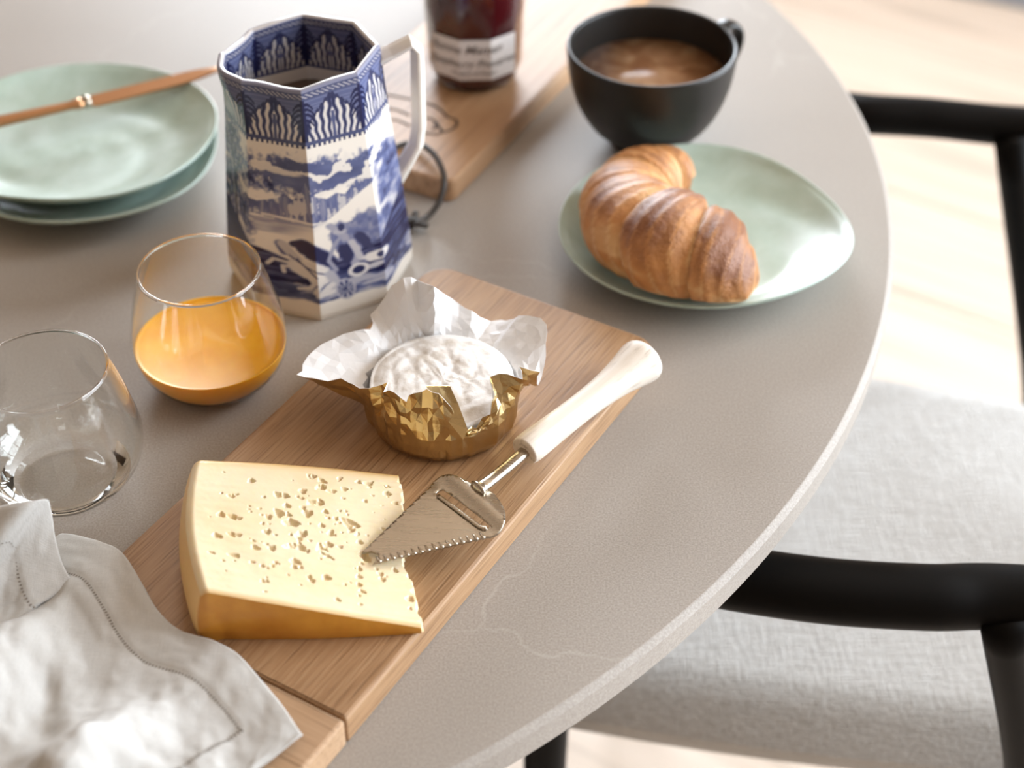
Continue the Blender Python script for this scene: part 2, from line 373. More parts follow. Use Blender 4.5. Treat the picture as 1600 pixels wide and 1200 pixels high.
# ================================================================== dining chair
CO = Vector((0.355, 0.875, 0)); cb = Vector((0.98, -0.2, 0)).normalized(); cs = Vector((0.2, 0.98, 0)).normalized()
ch = empty('dining_chair', (CO.x, CO.y, 0)); tag(ch, 'black wooden armchair with pale woven seat pulled up to the round table', 'chair')
def CL(b, s, z): return cb * b + cs * s + Vector((0, 0, z))
def from_px(x, y, z): q = P(x, y, z); return Vector((q.x - CO.x, q.y - CO.y, q.z + TZ))
ZA = -0.072
near = [from_px(1010, 872, ZA - 0.004), from_px(1080, 888, ZA), from_px(1160, 905, ZA), from_px(1300, 924, ZA), from_px(1450, 933, ZA), from_px(1600, 934, ZA)]
far = [from_px(1290, 168, ZA - 0.004), from_px(1350, 178, ZA), from_px(1450, 184, ZA), from_px(1600, 198, ZA)]
na, fa = near[-1], far[-1]
back = [CL(0.14, -0.262, TZ - 0.055), CL(0.215, -0.19, TZ - 0.035), CL(0.265, -0.06, TZ - 0.02), CL(0.265, 0.06, TZ - 0.02), CL(0.22, 0.19, TZ - 0.035), CL(0.15, 0.262, TZ - 0.055)]
path = catmull(near + back + far[::-1], 10)
rr = []
for i in range(len(path)):
    t_ = i / (len(path) - 1); e = min(t_, 1 - t_)
    rr.append(0.0205 * min(1, 0.62 + e * 9) if t_ < 0.5 else 0.0185 * min(1, 0.7 + e * 9))
v, f = tube(path, rr, 20, True, 0.86); mesh('arm_rail', v, f, M['black'], ch)
def leg(pts, rad): v, f = tube(catmull(pts, 8), [rad[0] + (rad[1] - rad[0]) * i / ((len(pts) - 1) * 8) for i in range((len(pts) - 1) * 8 + 1)], 16, True, 1.0, Vector((0, 1, 0))); return mesh('leg', v, f, M['black'], ch)
lt = from_px(1570, 965, ZA); leg([lt, from_px(1603, 1200, -0.245), CL(0.06, -0.21, 0.32), CL(0.10, -0.225, 0.0)], (0.0145, 0.013))
lt2 = from_px(1580, 215, ZA); leg([lt2, from_px(1622, 640, -0.36), CL(0.09, 0.225, 0.25), CL(0.115, 0.235, 0.0)], (0.014, 0.013))
leg([CL(-0.295, -0.205, 0.452), CL(-0.296, -0.207, 0.25), CL(-0.30, -0.21, 0.0)], (0.017, 0.012))
leg([CL(-0.295, 0.225, 0.452), CL(-0.296, 0.227, 0.25), CL(-0.30, 0.23, 0.0)], (0.017, 0.012))
# padded seat
def seat():
    n, k = 40, 30; vs = []
    b0, b1 = -0.315, 0.125
    def outline(j, i):
        x = -1 + 2 * i / n; y = -1 + 2 * j / k
        # superellipse warp of the square
        xx = x * math.sqrt(1 - 0.10 * y * y); yy = y * math.sqrt(1 - 0.10 * x * x)
        b = (b0 + b1) / 2 + xx * (b1 - b0) / 2
        hw = 0.222 - 0.028 * (xx * 0.5 + 0.5)
        return b, yy * hw + 0.010
    for top in (1, 0):
        for j in range(k + 1):
            for i in range(n + 1):
                b, s = outline(j, i); x = -1 + 2 * i / n; y = -1 + 2 * j / k
                e = max(abs(x), abs(y)); d = (1 - e)
                rnd = 1 - (max(0, 0.16 - d) / 0.16) ** 2.2
                z = 0.428 + 0.038 * rnd - 0.006 * (1 - x * x) * (1 - y * y) if top else 0.428 - 0.034 * (1 - (max(0, 0.10 - d) / 0.10) ** 2)
                vs.append(CL(b, s, z))
    N = (n + 1) * (k + 1); fs = grid_faces(n + 1, k + 1) + [tuple(x + N for x in q[::-1]) for q in grid_faces(n + 1, k + 1)]
    return vs, fs
v, f = seat(); mesh('seat', v, f, M['weave'], ch)
for s, zz in ((-0.14, 0.415), (0.16, 0.415)):
    v, f = tube([CL(-0.295, s, zz), CL(0.06, s * 0.99, zz)], 0.010, 10); mesh('seat_rail', v, f, M['black'], ch)
for b in (-0.295, 0.055):
    v, f = tube([CL(b * 0.85, -0.15, 0.415), CL(b * 0.85, 0.17, 0.415)], 0.010, 10); mesh('seat_rail', v, f, M['black'], ch)
v, f = tube(catmull([CL(0.10, 0.0, 0.40), CL(0.17, 0.0, 0.50), CL(0.24, 0.0, 0.62), CL(0.267, 0, TZ - 0.02)], 6), 0.03, 14, True, 0.25, cb); mesh('back_splat', v, f, M['black'], ch)

# ================================================================== chopping board (front)
BT = 0.018
bd = Vector((0.512, 0.859, 0)); bn = Vector((0.859, -0.512, 0)); bang = math.atan2(bd.y, bd.x)
BL0, BL1, BP0, BP1 = 0.300, 0.684, -0.4645, -0.304       # along / across extents
BSEAM = 0.360
def rounded_rect(x0, x1, y0, y1, r, which, k=6):
    pts = []
    cs_ = [(x1, y1, 0), (x0, y1, 90), (x0, y0, 180), (x1, y0, 270)]
    for idx, (cx, cy, a0) in enumerate(cs_):
        rr_ = r if idx in which else 0.0015
        ox = cx - rr_ if a0 in (0, 270) else cx + rr_; oy = cy - rr_ if a0 in (0, 90) else cy + rr_
        for i in range(k + 1):
            a = R_(a0 + 90 * i / k); pts.append((ox + rr_ * math.cos(a), oy + rr_ * math.sin(a)))
    return pts
def slab(pts, z0, z1, bev):
    """extruded outline with a rounded top and bottom edge"""
    n = len(pts); c = Vector((sum(p[0] for p in pts) / n, sum(p[1] for p in pts) / n)); vs = []
    def inset(d):
        out = []
        for i in range(n):
            p = Vector(pts[i]); a = Vector(pts[i - 1]); b = Vector(pts[(i + 1) % n])
            t_ = (b - a).normalized(); nn_ = Vector((-t_.y, t_.x))
            out.append(p + nn_ * d)
        return out
    rings = [(bev, z0), (bev * 0.3, z0 + bev * 0.3), (0, z0 + bev), (0, z1 - bev), (bev * 0.3, z1 - bev * 0.3), (bev, z1)]
    for d, z in rings: vs += [(p[0], p[1], z) for p in inset(d)]
    fs = grid_faces(n, len(rings), True); fs.append(tuple(range(n - 1, -1, -1))); fs.append(tuple(range((len(rings) - 1) * n, len(rings) * n)))
    return vs, fs
borg = bd * ((BL0 + BL1) / 2) + bn * ((BP0 + BP1) / 2)
brd = empty('chopping_board', W(borg), bang); tag(brd, 'oak chopping board carrying the cheeses and the cheese slicer', 'chopping board')
hl = (BL1 - BL0) / 2; hw = (BP1 - BP0) / 2; sx = BSEAM - (BL0 + BL1) / 2
v, f = slab(rounded_rect(sx + 0.0003, hl, -hw, hw, 0.016, (0, 3)), 0, BT, 0.0018)
o = mesh('board_body', v, f, M['oak_board'], brd, smooth=False)
v, f = slab(rounded_rect(-hl, sx - 0.0003, -hw, hw, 0.016, (1, 2)), 0, BT, 0.0018)
o = mesh('end_piece', v, f, M['oak_end'], brd, smooth=False); tag(o, 'lighter cross-grain end piece')

# ================================================================== serving board (back)
B2 = 0.018
d2 = Vector((0.458, 0.889, 0)).normalized(); n2 = Vector((0.889, -0.458, 0)).normalized(); a2 = math.atan2(d2.y, d2.x)
L0, L1, Q0, Q1 = 0.797, 1.235, -0.589, -0.457
org2 = d2 * ((L0 + L1) / 2) + n2 * ((Q0 + Q1) / 2)
sb = empty('serving_board', W(org2), a2); tag(sb, 'narrow oak serving board with burned drawing and cord under the jam jar', 'serving board')
h2 = (L1 - L0) / 2; w2_ = (Q1 - Q0) / 2
v, f = slab(rounded_rect(-h2, h2, -w2_, w2_, 0.008, (0, 1, 2, 3)), 0, B2, 0.002); mesh('board_body', v, f, M['oak_back'], sb, smooth=False)
def to_local(p, org, d, n): q = Vector(p) - org; return Vector((q.dot(d), -q.dot(n), q.z))
marks = [[(596, 146), (628, 152), (655, 158), (676, 164), (690, 173), (700, 183), (712, 187), (713, 196), (704, 203), (692, 206), (687, 199), (678, 194)],
         [(692, 206), (682, 210), (668, 208), (655, 204)], [(655, 186), (668, 184), (678, 188), (684, 196), (676, 203)], [(600, 168), (622, 172), (640, 180)], [(604, 186), (622, 188), (640, 196)]]
vs_, fs_ = [], []
for mk in marks:
    pts = [to_local(P(x, y, B2 + 0.0001), org2, d2, n2) for x, y in mk]
    v, f = tube(catmull(pts, 5), 0.0011, 6, True, 0.35); fs_ += [tuple(i + len(vs_) for i in q) for q in f]; vs_ += v
mesh('burned_drawing', vs_, fs_, M['burned'], sb)
cz = [(600, 246, 0.0185), (622, 228, 0.020), (652, 224, 0.022), (675, 238, 0.024), (690, 262, 0.023), (694, 285, 0.020), (688, 312, 0.012), (672, 335, 0.006), (652, 347, 0.0045), (634, 345, 0.0035), (610, 330, 0.0035)]
pts = [to_local(P(*c), org2, d2, n2) for c in cz]
v, f = tube(catmull(pts, 8), 0.0021, 10); cdo = mesh('cord', v, f, M['cord'], sb)
kc = to_local(P(648, 347, 0.007), org2, d2, n2)
kp = []
for i in range(60):
    a = i / 59 * 2 * math.pi; kp.append(kc + Vector((0.0052 * math.sin(2 * a) + 0.002 * math.sin(a), 0.0045 * math.cos(a) - 0.003 * math.cos(2 * a), 0.0024 * math.sin(3 * a))))
v, f = tube(kp, 0.0023, 8); mesh('knot', v, f, M['cord'], cdo)

# ================================================================== plates
def plate(name, c, r, z, seed, rx=1.0, ry=1.0, rot=0.0, lip=0.019):
    rg = random.Random(seed); ph = [rg.uniform(0, 6.28) for _ in range(6)]
    def wob(rr, zz, a):
        k = rr / r
        g = 1 + k * k * (0.018 * math.sin(2 * a + ph[0]) + 0.014 * math.sin(3 * a + ph[1]) + 0.006 * math.sin(5 * a + ph[2]))
        e = 1 / math.sqrt((math.cos(a - rot) / rx) ** 2 + (math.sin(a - rot) / ry) ** 2)
        return rr * g * e, zz + k ** 4 * (0.0022 * math.sin(2 * a + ph[3]) + 0.0016 * math.sin(3 * a + ph[4])) + (0.0006 * math.sin(4 * a + 20 * k + ph[5]) * k if k < 0.95 else 0)
    pr = smooth_profile([(0.0, 0.0012), (r * 0.45, 0.0), (r * 0.62, 0.0008), (r * 0.80, 0.0065), (r * 0.96, lip - 0.004), (r, lip - 0.0005), (r * 0.995, lip + 0.0012), (r * 0.965, lip - 0.0005), (r * 0.85, 0.0120), (r * 0.66, 0.0065), (r * 0.4, 0.0050), (0, 0.0045)], 5)
    v, f = lathe(pr, 96, 0.0, wob)
    return mesh(name, v, f, M['celadon'], None, loc=W((c[0], c[1], z)))
p1 = plate('plate', (0.1255, 0.866), 0.0935, 0.0012, 3, 1.0, 1.0, 0.3); tag(p1, 'sage green glazed plate holding the croissant', 'plate')
p2 = plate('plate', (-0.300, 0.963), 0.0965, 0.0012, 5, 1.0, 1.0, 0); tag(p2, 'sage green plate, lower one of the stack of two', 'plate', 'stacked green plates')
p3 = plate('plate', (-0.303, 0.967), 0.0945, 0.0105, 8, 1.0, 1.0, 0); tag(p3, 'sage green plate, upper one of the stack, with knife across it', 'plate', 'stacked green plates')

# ================================================================== knife
kz = 0.0345
ka = P(-60, 203, kz + 0.002); kb_ = P(132, 160, kz); kt = P(352, 105, kz - 0.001)
kr = empty('table_knife', W(kb_)); tag(kr, 'slim copper table knife resting across the upper green plate', 'knife')
dirk = (kt - ka).normalized(); side = dirk.cross(Vector((0, 0, 1))).normalized()
pts = [ka + (kb_ - ka) * (i / 16) for i in range(17)]
v, f = tube(rel(pts, kb_), [0.0036 + 0.0022 * (1 - i / 16) + (0.0012 if i > 14 else 0) for i in range(17)], 14, True, 0.75); hd = mesh('handle', v, f, M['copper'], kr)
v, f = tube(rel([kb_ - dirk * 0.002, kb_ + dirk * 0.0015, kb_ + dirk * 0.005], kb_), [0.0045, 0.0058, 0.0045], 16, True, 0.85); mesh('bolster', v, f, M['steel'], kr)
vs_ = []; NB = 30
for i in range(NB + 1):
    t_ = i / NB; p = kb_ + (kt - kb_) * t_
    up_ = 0.0052 * min(1, t_ * 12 + 0.5) * (1 - max(0, (t_ - 0.72) / 0.28) ** 2 * 0.96); dn = 0.0064 * min(1, t_ * 10 + 0.4) * (1 - max(0, (t_ - 0.55) / 0.45) ** 2.2 * 0.98)
    tilt = 0.25
    for s_, h_ in ((1, 0.0009), (1, -0.0009), (-1, -0.0002), (-1, 0.0002)):
        ex = -dn if s_ > 0 else up_
        vs_.append(p - side * ex * 0.95 + Vector((0, 0, ex * tilt * 1.0 + h_)) - kb_)
fs_ = []
for i in range(NB):
    for k in range(4): fs_.append((i * 4 + k, i * 4 + (k + 1) % 4, (i + 1) * 4 + (k + 1) % 4, (i + 1) * 4 + k))
fs_ += [(3, 2, 1, 0), tuple(NB * 4 + k for k in range(4))]
mesh('blade', vs_, fs_, M['copper'], kr, smooth=False)

# ================================================================== transferware jug
def paint_jug(H=640, Wd=640):
    """ink density on the unrolled half jug: U 0 spout .. 1 handle, V 0 foot .. 1 rim"""
    V, U = np.mgrid[0:H, 0:Wd]; V = (V + 0.5) / H; U = (U + 0.5) / Wd
    ink = np.zeros((H, Wd)); sh = (H, Wd)
    nz1 = fbm(sh, (24, 12), 4); nz2 = fbm(sh, (50, 50), 3); nzh = fbm(sh, (90, 10), 3); nzv = fbm(sh, (12, 80), 3); nzb = fbm(sh, (9, 9), 4)
    def poly(pts):
        ins = np.zeros(sh, bool); n = len(pts); j = n - 1
        for i in range(n):
            xi, yi = pts[i]; xj, yj = pts[j]
            c = ((yi > V) != (yj > V)) & (U < (xj - xi) * (V - yi) / (yj - yi + 1e-12) + xi); ins ^= c; j = i
        return ins
    def ell(cx, cy, rx, ry, a=0.0, soft=0.12, wob=0.0):
        ca, sa = math.cos(a), math.sin(a); dx = (U - cx) * 0.62; dy = V - cy
        x = (dx * ca + dy * sa) / (rx * 0.62); y = (-dx * sa + dy * ca) / ry
        d = np.sqrt(x * x + y * y) + wob * (nz2 - 0.5)
        return 1 - sstep(1 - soft, 1 + soft, d)
    def stroke(pts, wd, taper=False):
        out = np.zeros(sh)
        for k in range(len(pts) - 1):
            (x0, y0), (x1, y1) = pts[k], pts[k + 1]; dx, dy = (x1 - x0) * 0.62, y1 - y0
            t_ = np.clip((((U - x0) * 0.62) * dx + (V - y0) * dy) / (dx * dx + dy * dy + 1e-9), 0, 1)
            d = np.hypot((U - x0) * 0.62 - t_ * dx, V - y0 - t_ * dy); ww = wd * ((1 - 0.7 * (k + t_) / (len(pts) - 1)) if taper else 1)
            out = np.maximum(out, 1 - sstep(0.6, 1.2, d / ww))
        return out
    def over(mask, val):
        nonlocal ink
        ink = ink * (1 - mask) + val * mask
    # clouds
    cb_ = ell(0.52, 0.635, 0.36, 0.075, -0.05, 0.3, 0.9)
    st = 0.5 + 0.5 * np.sin(60 * (V - 0.35 * (U - 0.5) ** 2 - (0.18 * (U - 0.5))) + 9 * nzb + 5 * nz1)
    over(cb_ * (V < 0.745), np.clip(0.72 - 0.65 * (st > 0.80), 0.05, 1) * (0.75 + 0.4 * nz1))
    over(ell(0.40, 0.645, 0.07, 0.012, 0.0, 0.3, 0.4), 0.1)
    # far hills and town
    mt = poly([(0.17, 0.47), (0.22, 0.52), (0.28, 0.505), (0.36, 0.53), (0.40, 0.555), (0.43, 0.535), (0.46, 0.56), (0.485, 0.615), (0.51, 0.56), (0.56, 0.535), (0.60, 0.55), (0.635, 0.535), (0.69, 0.585), (0.77, 0.565), (0.66, 0.505), (0.57, 0.45), (0.50, 0.43), (0.3, 0.445), (0.18, 0.455)])
    over(mt * 1.0, 0.50 + 0.45 * (nzv - 0.3)); over(mt & (nzv * nz1 > 0.33), 0.25)
    over(stroke([(0.30, 0.452), (0.45, 0.447), (0.55, 0.437)], 0.005), 0.08)
    # water
    wt = ((V < 0.44) & (V > 0.375) & (U < 0.55) & (U > 0.14)) * sstep(0.55, 0.40, U + (0.42 - V) * 2.0)
    over(wt, 0.40 + 0.5 * (nzh - 0.5)); 
    # near tree on the left
    fol = np.maximum.reduce([ell(0.06, 0.68, 0.13, 0.11, 0, 0.25, 1.3), ell(0.20, 0.61, 0.12, 0.055, -0.35, 0.25, 1.4), ell(0.30, 0.59, 0.10, 0.028, -0.55, 0.25, 1.2), ell(0.36, 0.565, 0.06, 0.012, -0.5, 0.3, 0.8),
                             ell(0.08, 0.50, 0.09, 0.13, 0, 0.25, 1.5), ell(0.19, 0.43, 0.06, 0.10, 0.3, 0.25, 1.3), ell(0.02, 0.40, 0.10, 0.16, 0, 0.2, 1.0)])
    over(fol, np.clip(0.55 + 1.5 * (nz2 - 0.42), 0.2, 1.0))
    over(stroke([(0.13, 0.28), (0.11, 0.42), (0.12, 0.55), (0.17, 0.64)], 0.014, True), 0.92); over(stroke([(0.125, 0.5), (0.07, 0.66)], 0.007), 0.9); over(stroke([(0.105, 0.32), (0.095, 0.5)], 0.003), 0.15)
    # bushes right of the riders
    over(np.maximum(ell(0.70, 0.36, 0.085, 0.085, 0, 0.15, 0.6), ell(0.60, 0.36, 0.045, 0.065, 0, 0.15, 0.6)), 0.58 + 0.3 * (nz2 - 0.5))
    # right flank: trees and hills in lighter wash
    rf = sstep(0.75, 0.80, U) * (V < 0.66 - 0.30 * np.abs(U - 0.90) + 0.12 * (nzb - 0.5)) 
    over(rf, np.clip(0.60 + 1.3 * (nz1 - 0.5), 0.1, 1)); over(sstep(0.75, 0.79, U) * (V > 0.62) * (nzb > 0.5), 0.45)
    # dark foreground
    g = np.interp(U[0], [0, 0.10, 0.22, 0.34, 0.45, 0.55, 0.66, 0.78, 0.9, 1.0], [0.40, 0.36, 0.315, 0.285, 0.255, 0.25, 0.275, 0.315, 0.36, 0.40])[None, :]
    over(sstep(g + 0.006, g - 0.006, V), np.clip(0.97 + 0.7 * (nzh - 0.55), 0.66, 1))
    lit = (V < 0.165 + 0.05 * (nzb - 0.5)); over(lit * sstep(0.42, 0.62, nz1 * 0.6 + nzh * 0.5), 0.38)
    over(sstep(0.085 + 0.035 * (nzb - 0.5) + 0.004, 0.085 + 0.035 * (nzb - 0.5) - 0.004, V), 0.0)
    # dark horse, white horse, riders, wheel
    over(ell(0.475, 0.325, 0.045, 0.045, 0.5, 0.15, 0.5), 0.95); over(ell(0.43, 0.345, 0.03, 0.014, 0.5, 0.2), 0.95); over(stroke([(0.46, 0.35), (0.52, 0.30), (0.55, 0.26)], 0.022), 0.95)
    over(stroke([(0.365, 0.335), (0.385, 0.30)], 0.016), 0.72); over(stroke([(0.375, 0.335), (0.43, 0.275)], 0.016), 0.25)
    over(ell(0.47, 0.235, 0.085, 0.036, -0.5, 0.12, 0.2), 0.10); over(ell(0.515, 0.20, 0.045, 0.03, -0.2, 0.12, 0.2), 0.06)
    for s_ in ([(0.40, 0.255), (0.335, 0.262), (0.31, 0.235)], [(0.41, 0.24), (0.37, 0.235), (0.375, 0.21)], [(0.50, 0.19), (0.47, 0.155), (0.43, 0.145)], [(0.53, 0.185), (0.50, 0.16), (0.49, 0.135)]): over(stroke(s_, 0.0065), 0.12)
    over(stroke([(0.40, 0.29), (0.46, 0.25), (0.53, 0.215)], 0.003), 0.85); over(stroke([(0.43, 0.28), (0.50, 0.205)], 0.003), 0.8)
    over(stroke([(0.545, 0.215), (0.575, 0.135)], 0.014), 0.35); over(stroke([(0.55, 0.13), (0.505, 0.122), (0.545, 0.16)], 0.012), 0.15)
    over(stroke([(0.56, 0.42), (0.615, 0.355), (0.635, 0.26), (0.65, 0.205)], 0.011), 0.42); over(stroke([(0.585, 0.385), (0.61, 0.38)], 0.01), 0.35)
    over(ell(0.615, 0.285, 0.032, 0.05, 0.1, 0.15, 0.5), 0.93); over(stroke([(0.64, 0.325), (0.67, 0.24)], 0.010), 0.30); over(ell(0.685, 0.32, 0.022, 0.05, 0.3, 0.15, 0.7), 0.90); over(ell(0.605, 0.40, 0.014, 0.016), 0.9)
    over(ell(0.735, 0.235, 0.06, 0.022, 0.0, 0.15, 0.5), 0.12); over(ell(0.745, 0.235, 0.016, 0.014), 0.9); over(ell(0.72, 0.195, 0.035, 0.012, 0.25, 0.2), 0.3)
    rg = ell(0.655, 0.195, 0.042, 0.030); over(rg, 0.15); over(ell(0.655, 0.195, 0.025, 0.018), 0.95)
    over(ell(0.598, 0.125, 0.038, 0.050, 0.1, 0.10), 0.35); over(ell(0.598, 0.125, 0.030, 0.041, 0.1, 0.1), 0.62 + 0.3 * np.sin(14 * np.arctan2(V - 0.125, (U - 0.598) * 0.62))); over(ell(0.598, 0.125, 0.006, 0.009), 0.9)
    over(stroke([(0.57, 0.22), (0.545, 0.27), (0.57, 0.33), (0.60, 0.36)], 0.006), 0.45)
    # ---------- acanthus band
    NP = 4.0; p = (U * NP) % 1.0; pp = np.abs(((p + 0.5) % 1.0) - 0.5)      # distance from palmette stem 0..0.5
    y = (V - 0.775) / (0.962 - 0.775); band = (y > 0) & (y < 1)
    q = 0.5 - pp                                                             # distance from leaf axis
    b = np.full(sh, 0.62) + 0.06 * np.sin(V * 1500)
    leaf = (y < 0.93 - 0.50 * (q / 0.42) ** 1.2 + 0.05 * np.abs(np.sin(q * 40)))
    fl_ = np.sin((q * 50) * (1.25 - 0.55 * y) + 5.5 * y * y + 0.6 * np.sin(y * 20)); b = np.where(leaf, 0.52 - 0.42 * np.clip(fl_ * 1.7, -1, 1), b)
    edge = np.abs(y - (0.93 - 0.50 * (q / 0.42) ** 1.2 + 0.05 * np.abs(np.sin(q * 40)))) < 0.045; b = np.where(edge, 0.92, b)
    b = np.where((q < 0.022) & (y < 0.6), 0.75, b)
    fr = np.zeros(sh, bool)
    for k, (y0, ln) in enumerate(((0.90, 0.17), (0.78, 0.20), (0.66, 0.20), (0.52, 0.16), (0.40, 0.12))):
        fr |= (np.abs(y - (y0 - 1.6 * np.clip(pp - 0.06, 0, 1) ** 1.0 * (pp / ln))) < 0.036) & (pp < ln)
    b = np.where(fr, 0.98, b); b = np.where((pp < 0.055 - 0.02 * y) & (y > 0.03), 0.98, b)
    over(band * 1.0, b)
    over(((y <= 0) & (y > -0.10) & (np.abs(((U * 46) % 1) - 0.5) < 0.27)) * 1.0, 0.9); over(((y <= 0.04) & (y > -0.03)) * 1.0, 0.8)
    # rope border under the lip
    rp = (V >= 0.962) & (V < 0.994); over(rp * 1.0, 0.78); over((rp & (np.sin(U * 260 + V * 420) > 0.35) & (V > 0.968) & (V < 0.988)) * 1.0, 0.35)
    over((V >= 0.994) * 1.0, 0.5)
    return np.clip(ink, 0, 1)
INK = paint_jug()
def ink_at(U, V):
    h, w_ = INK.shape
    return INK[np.clip((V * h).astype(int), 0, h - 1), np.clip((U * w_).astype(int), 0, w_ - 1)]
def ink_col(i):
    i = i[:, None]; cream = np.array([0.76, 0.71, 0.64]); mid = np.array([0.115, 0.135, 0.26]); deep = np.array([0.008, 0.010, 0.050])
    return np.where(i < 0.6, cream + (mid - cream) * (i / 0.6), mid + (deep - mid) * ((i - 0.6) / 0.4))
JC = Vector((-0.1235, 0.8455, 0)); JROT = R_(185); JH = 0.157; SPA = R_(22)
def jug_r(a, v):
    """radius at angle a from the spout (ccw) and height fraction v; octagon with soft corners, spout, profile"""
    prof = np.interp(v, [0, 0.03, 0.08, 0.16, 0.30, 0.50, 0.68, 0.76, 0.84, 0.95, 1.0], [0.0575, 0.0590, 0.0590, 0.0582, 0.0562, 0.0532, 0.0502, 0.0490, 0.0478, 0.0464, 0.0460])
    k = np.cos(np.pi / 8) / np.cos(((a + np.pi / 8) % (np.pi / 4)) - np.pi / 8) if False else np.cos(np.pi / 8) / np.cos((a % (np.pi / 4)) - np.pi / 8)
    rr = prof * (0.985 * k + 0.015)
    d = np.abs((a - SPA + np.pi) % (2 * np.pi) - np.pi)
    sp = np.exp(-(d / 0.34) ** 2) * sstep(0.70, 1.0, v) ** 1.6
    return rr * (1 + 0.20 * sp)
def jug_z(a, v):
    d = np.abs((a - SPA + np.pi) % (2 * np.pi) - np.pi)
    return JH * v + (-0.0010 * np.exp(-(d / 0.45) ** 2) - 0.003 * np.exp(-((d - 1.0) / 0.5) ** 2)) * sstep(0.8, 1.0, v)
jg = empty('milk_jug', W(JC)); tag(jg, 'tall octagonal jug printed with blue landscape scene and leaf border', 'jug')
ang = np.concatenate([np.linspace(0, np.pi, 420, endpoint=False), np.linspace(np.pi, 2 * np.pi, 120, endpoint=False)])
# photo side is reached by turning ccw from the spout (left) through the front to the handle (right)
rows = np.linspace(0, 1, 330)
AA, VV = np.meshgrid(ang, rows)
def jug_pts(AA, VV, thick=0.0, z_off=0.0):
    rr = jug_r(AA, VV) - thick; th = AA + JROT
    return np.stack([rr * np.cos(th), rr * np.sin(th), jug_z(AA, VV) + z_off], -1).reshape(-1, 3)
outer = jug_pts(AA, VV)
vin = np.concatenate([[1.0, 1.0], np.linspace(0.995, 0.70, 130), np.linspace(0.68, 0.05, 12)])
AI, VI = np.meshgrid(ang, vin)
inner = jug_pts(AI, VI, 0.0042); n_a = len(ang)
inner[:n_a] = jug_pts(AI[:1], VI[:1], 0.0008, 0.0008); inner[n_a:2 * n_a] = jug_pts(AI[:1], VI[:1], 0.0030, 0.0008)
verts = np.concatenate([outer, inner]); nr = len(rows) + len(vin)
faces = grid_faces(n_a, nr, True); faces.append(tuple(range(n_a - 1, -1, -1))); faces.append(tuple(range((nr - 1) * n_a, nr * n_a)))
def Umap(a): a = a % (2 * np.pi); return np.where(a <= np.pi, a / np.pi, 2 - a / np.pi)
oi = ink_at(Umap(AA).ravel(), VV.ravel())
vi = VI.ravel().copy(); ii = ink_at(Umap(AI).ravel(), np.where(vi > 0.775, vi, 0.04)); ii = np.where(vi > 0.76, ii, 0.0); ii[:n_a] = 0.45; ii[n_a:2 * n_a] = 0.10
jb = mesh('jug_body', verts, faces, M['jug'], jg); color_attr(jb, ink_col(np.concatenate([oi, ii])))
# angular handle
ha = R_(13); hx = Vector((math.cos(ha), math.sin(ha), 0))
hp = [hx * a_ + Vector((0, 0, b_)) for a_, b_ in ((0.040, 0.1440), (0.053, 0.1490), (0.0645, 0.1545), (0.0683, 0.1495), (0.0683, 0.134), (0.0676, 0.097), (0.0655, 0.084), (0.0575, 0.070), (0.048, 0.056))]
def rect_sweep(pts, w_, t_, sidev):
    vs = []; m_ = len(pts); ch_ = 0.28
    for i, p in enumerate(pts):
        tg = (pts[min(i + 1, m_ - 1)] - pts[max(i - 1, 0)]).normalized(); nn_ = sidev.cross(tg).normalized()
        for (a, b) in ((1, ch_), (ch_, 1), (-ch_, 1), (-1, ch_), (-1, -ch_), (-ch_, -1), (ch_, -1), (1, -ch_)):
            vs.append(p + sidev * (a * w_[i]) + nn_ * (b * t_[i]))
    fs = grid_faces(8, m_, True) + [tuple(range(7, -1, -1)), tuple(range((m_ - 1) * 8, m_ * 8))]
    return vs, fs
sv = Vector((-hx.y, hx.x, 0))
v, f = rect_sweep(hp, [0.0080, 0.0072, 0.0075, 0.0075, 0.0066, 0.0066, 0.0066, 0.0068, 0.0080], [0.0050, 0.0042, 0.0038, 0.0038, 0.0042, 0.0044, 0.0046, 0.0050, 0.0060], sv)
hm = mesh('handle', v, f, M['jug'], jg, smooth=False)
bv = hm.modifiers.new('bev', 'BEVEL'); bv.width = 0.0012; bv.segments = 2; bv.limit_method = 'ANGLE'; bv.angle_limit = 0.5
nh = len(v); hc = np.zeros(nh)
for i in range(3): hc[i * 8:(i + 1) * 8] = [0.1, 0.65, 0.55, 0.15, 0.1, 0.05, 0.05, 0.1]
color_attr(hm, ink_col(hc))
v, f = lathe([(0.0, 0.0), (0.0435, 0.0), (0.0440, 0.0004), (0.0, 0.0004)], 64, 0.1125); mesh('tea', v, f, M['tea'], jg); 

# ================================================================== tumblers
G_OUT = [(0.0, 0.0008), (0.016, 0.0005), (0.024, 0.0), (0.0275, 0.0010), (0.035, 0.0065), (0.0422, 0.0165), (0.0452, 0.0275), (0.0447, 0.038), (0.0425, 0.050), (0.0390, 0.064), (0.0345, 0.0790)]
G_IN = [(0.0337, 0.0792), (0.0380, 0.064), (0.0415, 0.050), (0.0436, 0.038), (0.0440, 0.0280), (0.0410, 0.0180), (0.0335, 0.0095), (0.0245, 0.0060), (0.012, 0.0052), (0.0, 0.0050)]
def tumbler(name, c):
    r = empty(name, W((c[0], c[1], 0.0002)))
    pr = smooth_profile(G_OUT, 7) + [(0.0348, 0.0796), (0.0344, 0.0800), (0.0338, 0.0800), (0.0334, 0.0796)] + smooth_profile(G_IN, 7)
    v, f = lathe(pr, 96); mesh('glass_wall', v, f, M['glass'], r); return r
g1 = tumbler('drinking_glass', (-0.1765, 0.733)); tag(g1, 'clear stemless tumbler half filled with orange juice beside the jug', 'glass', 'stemless tumblers')
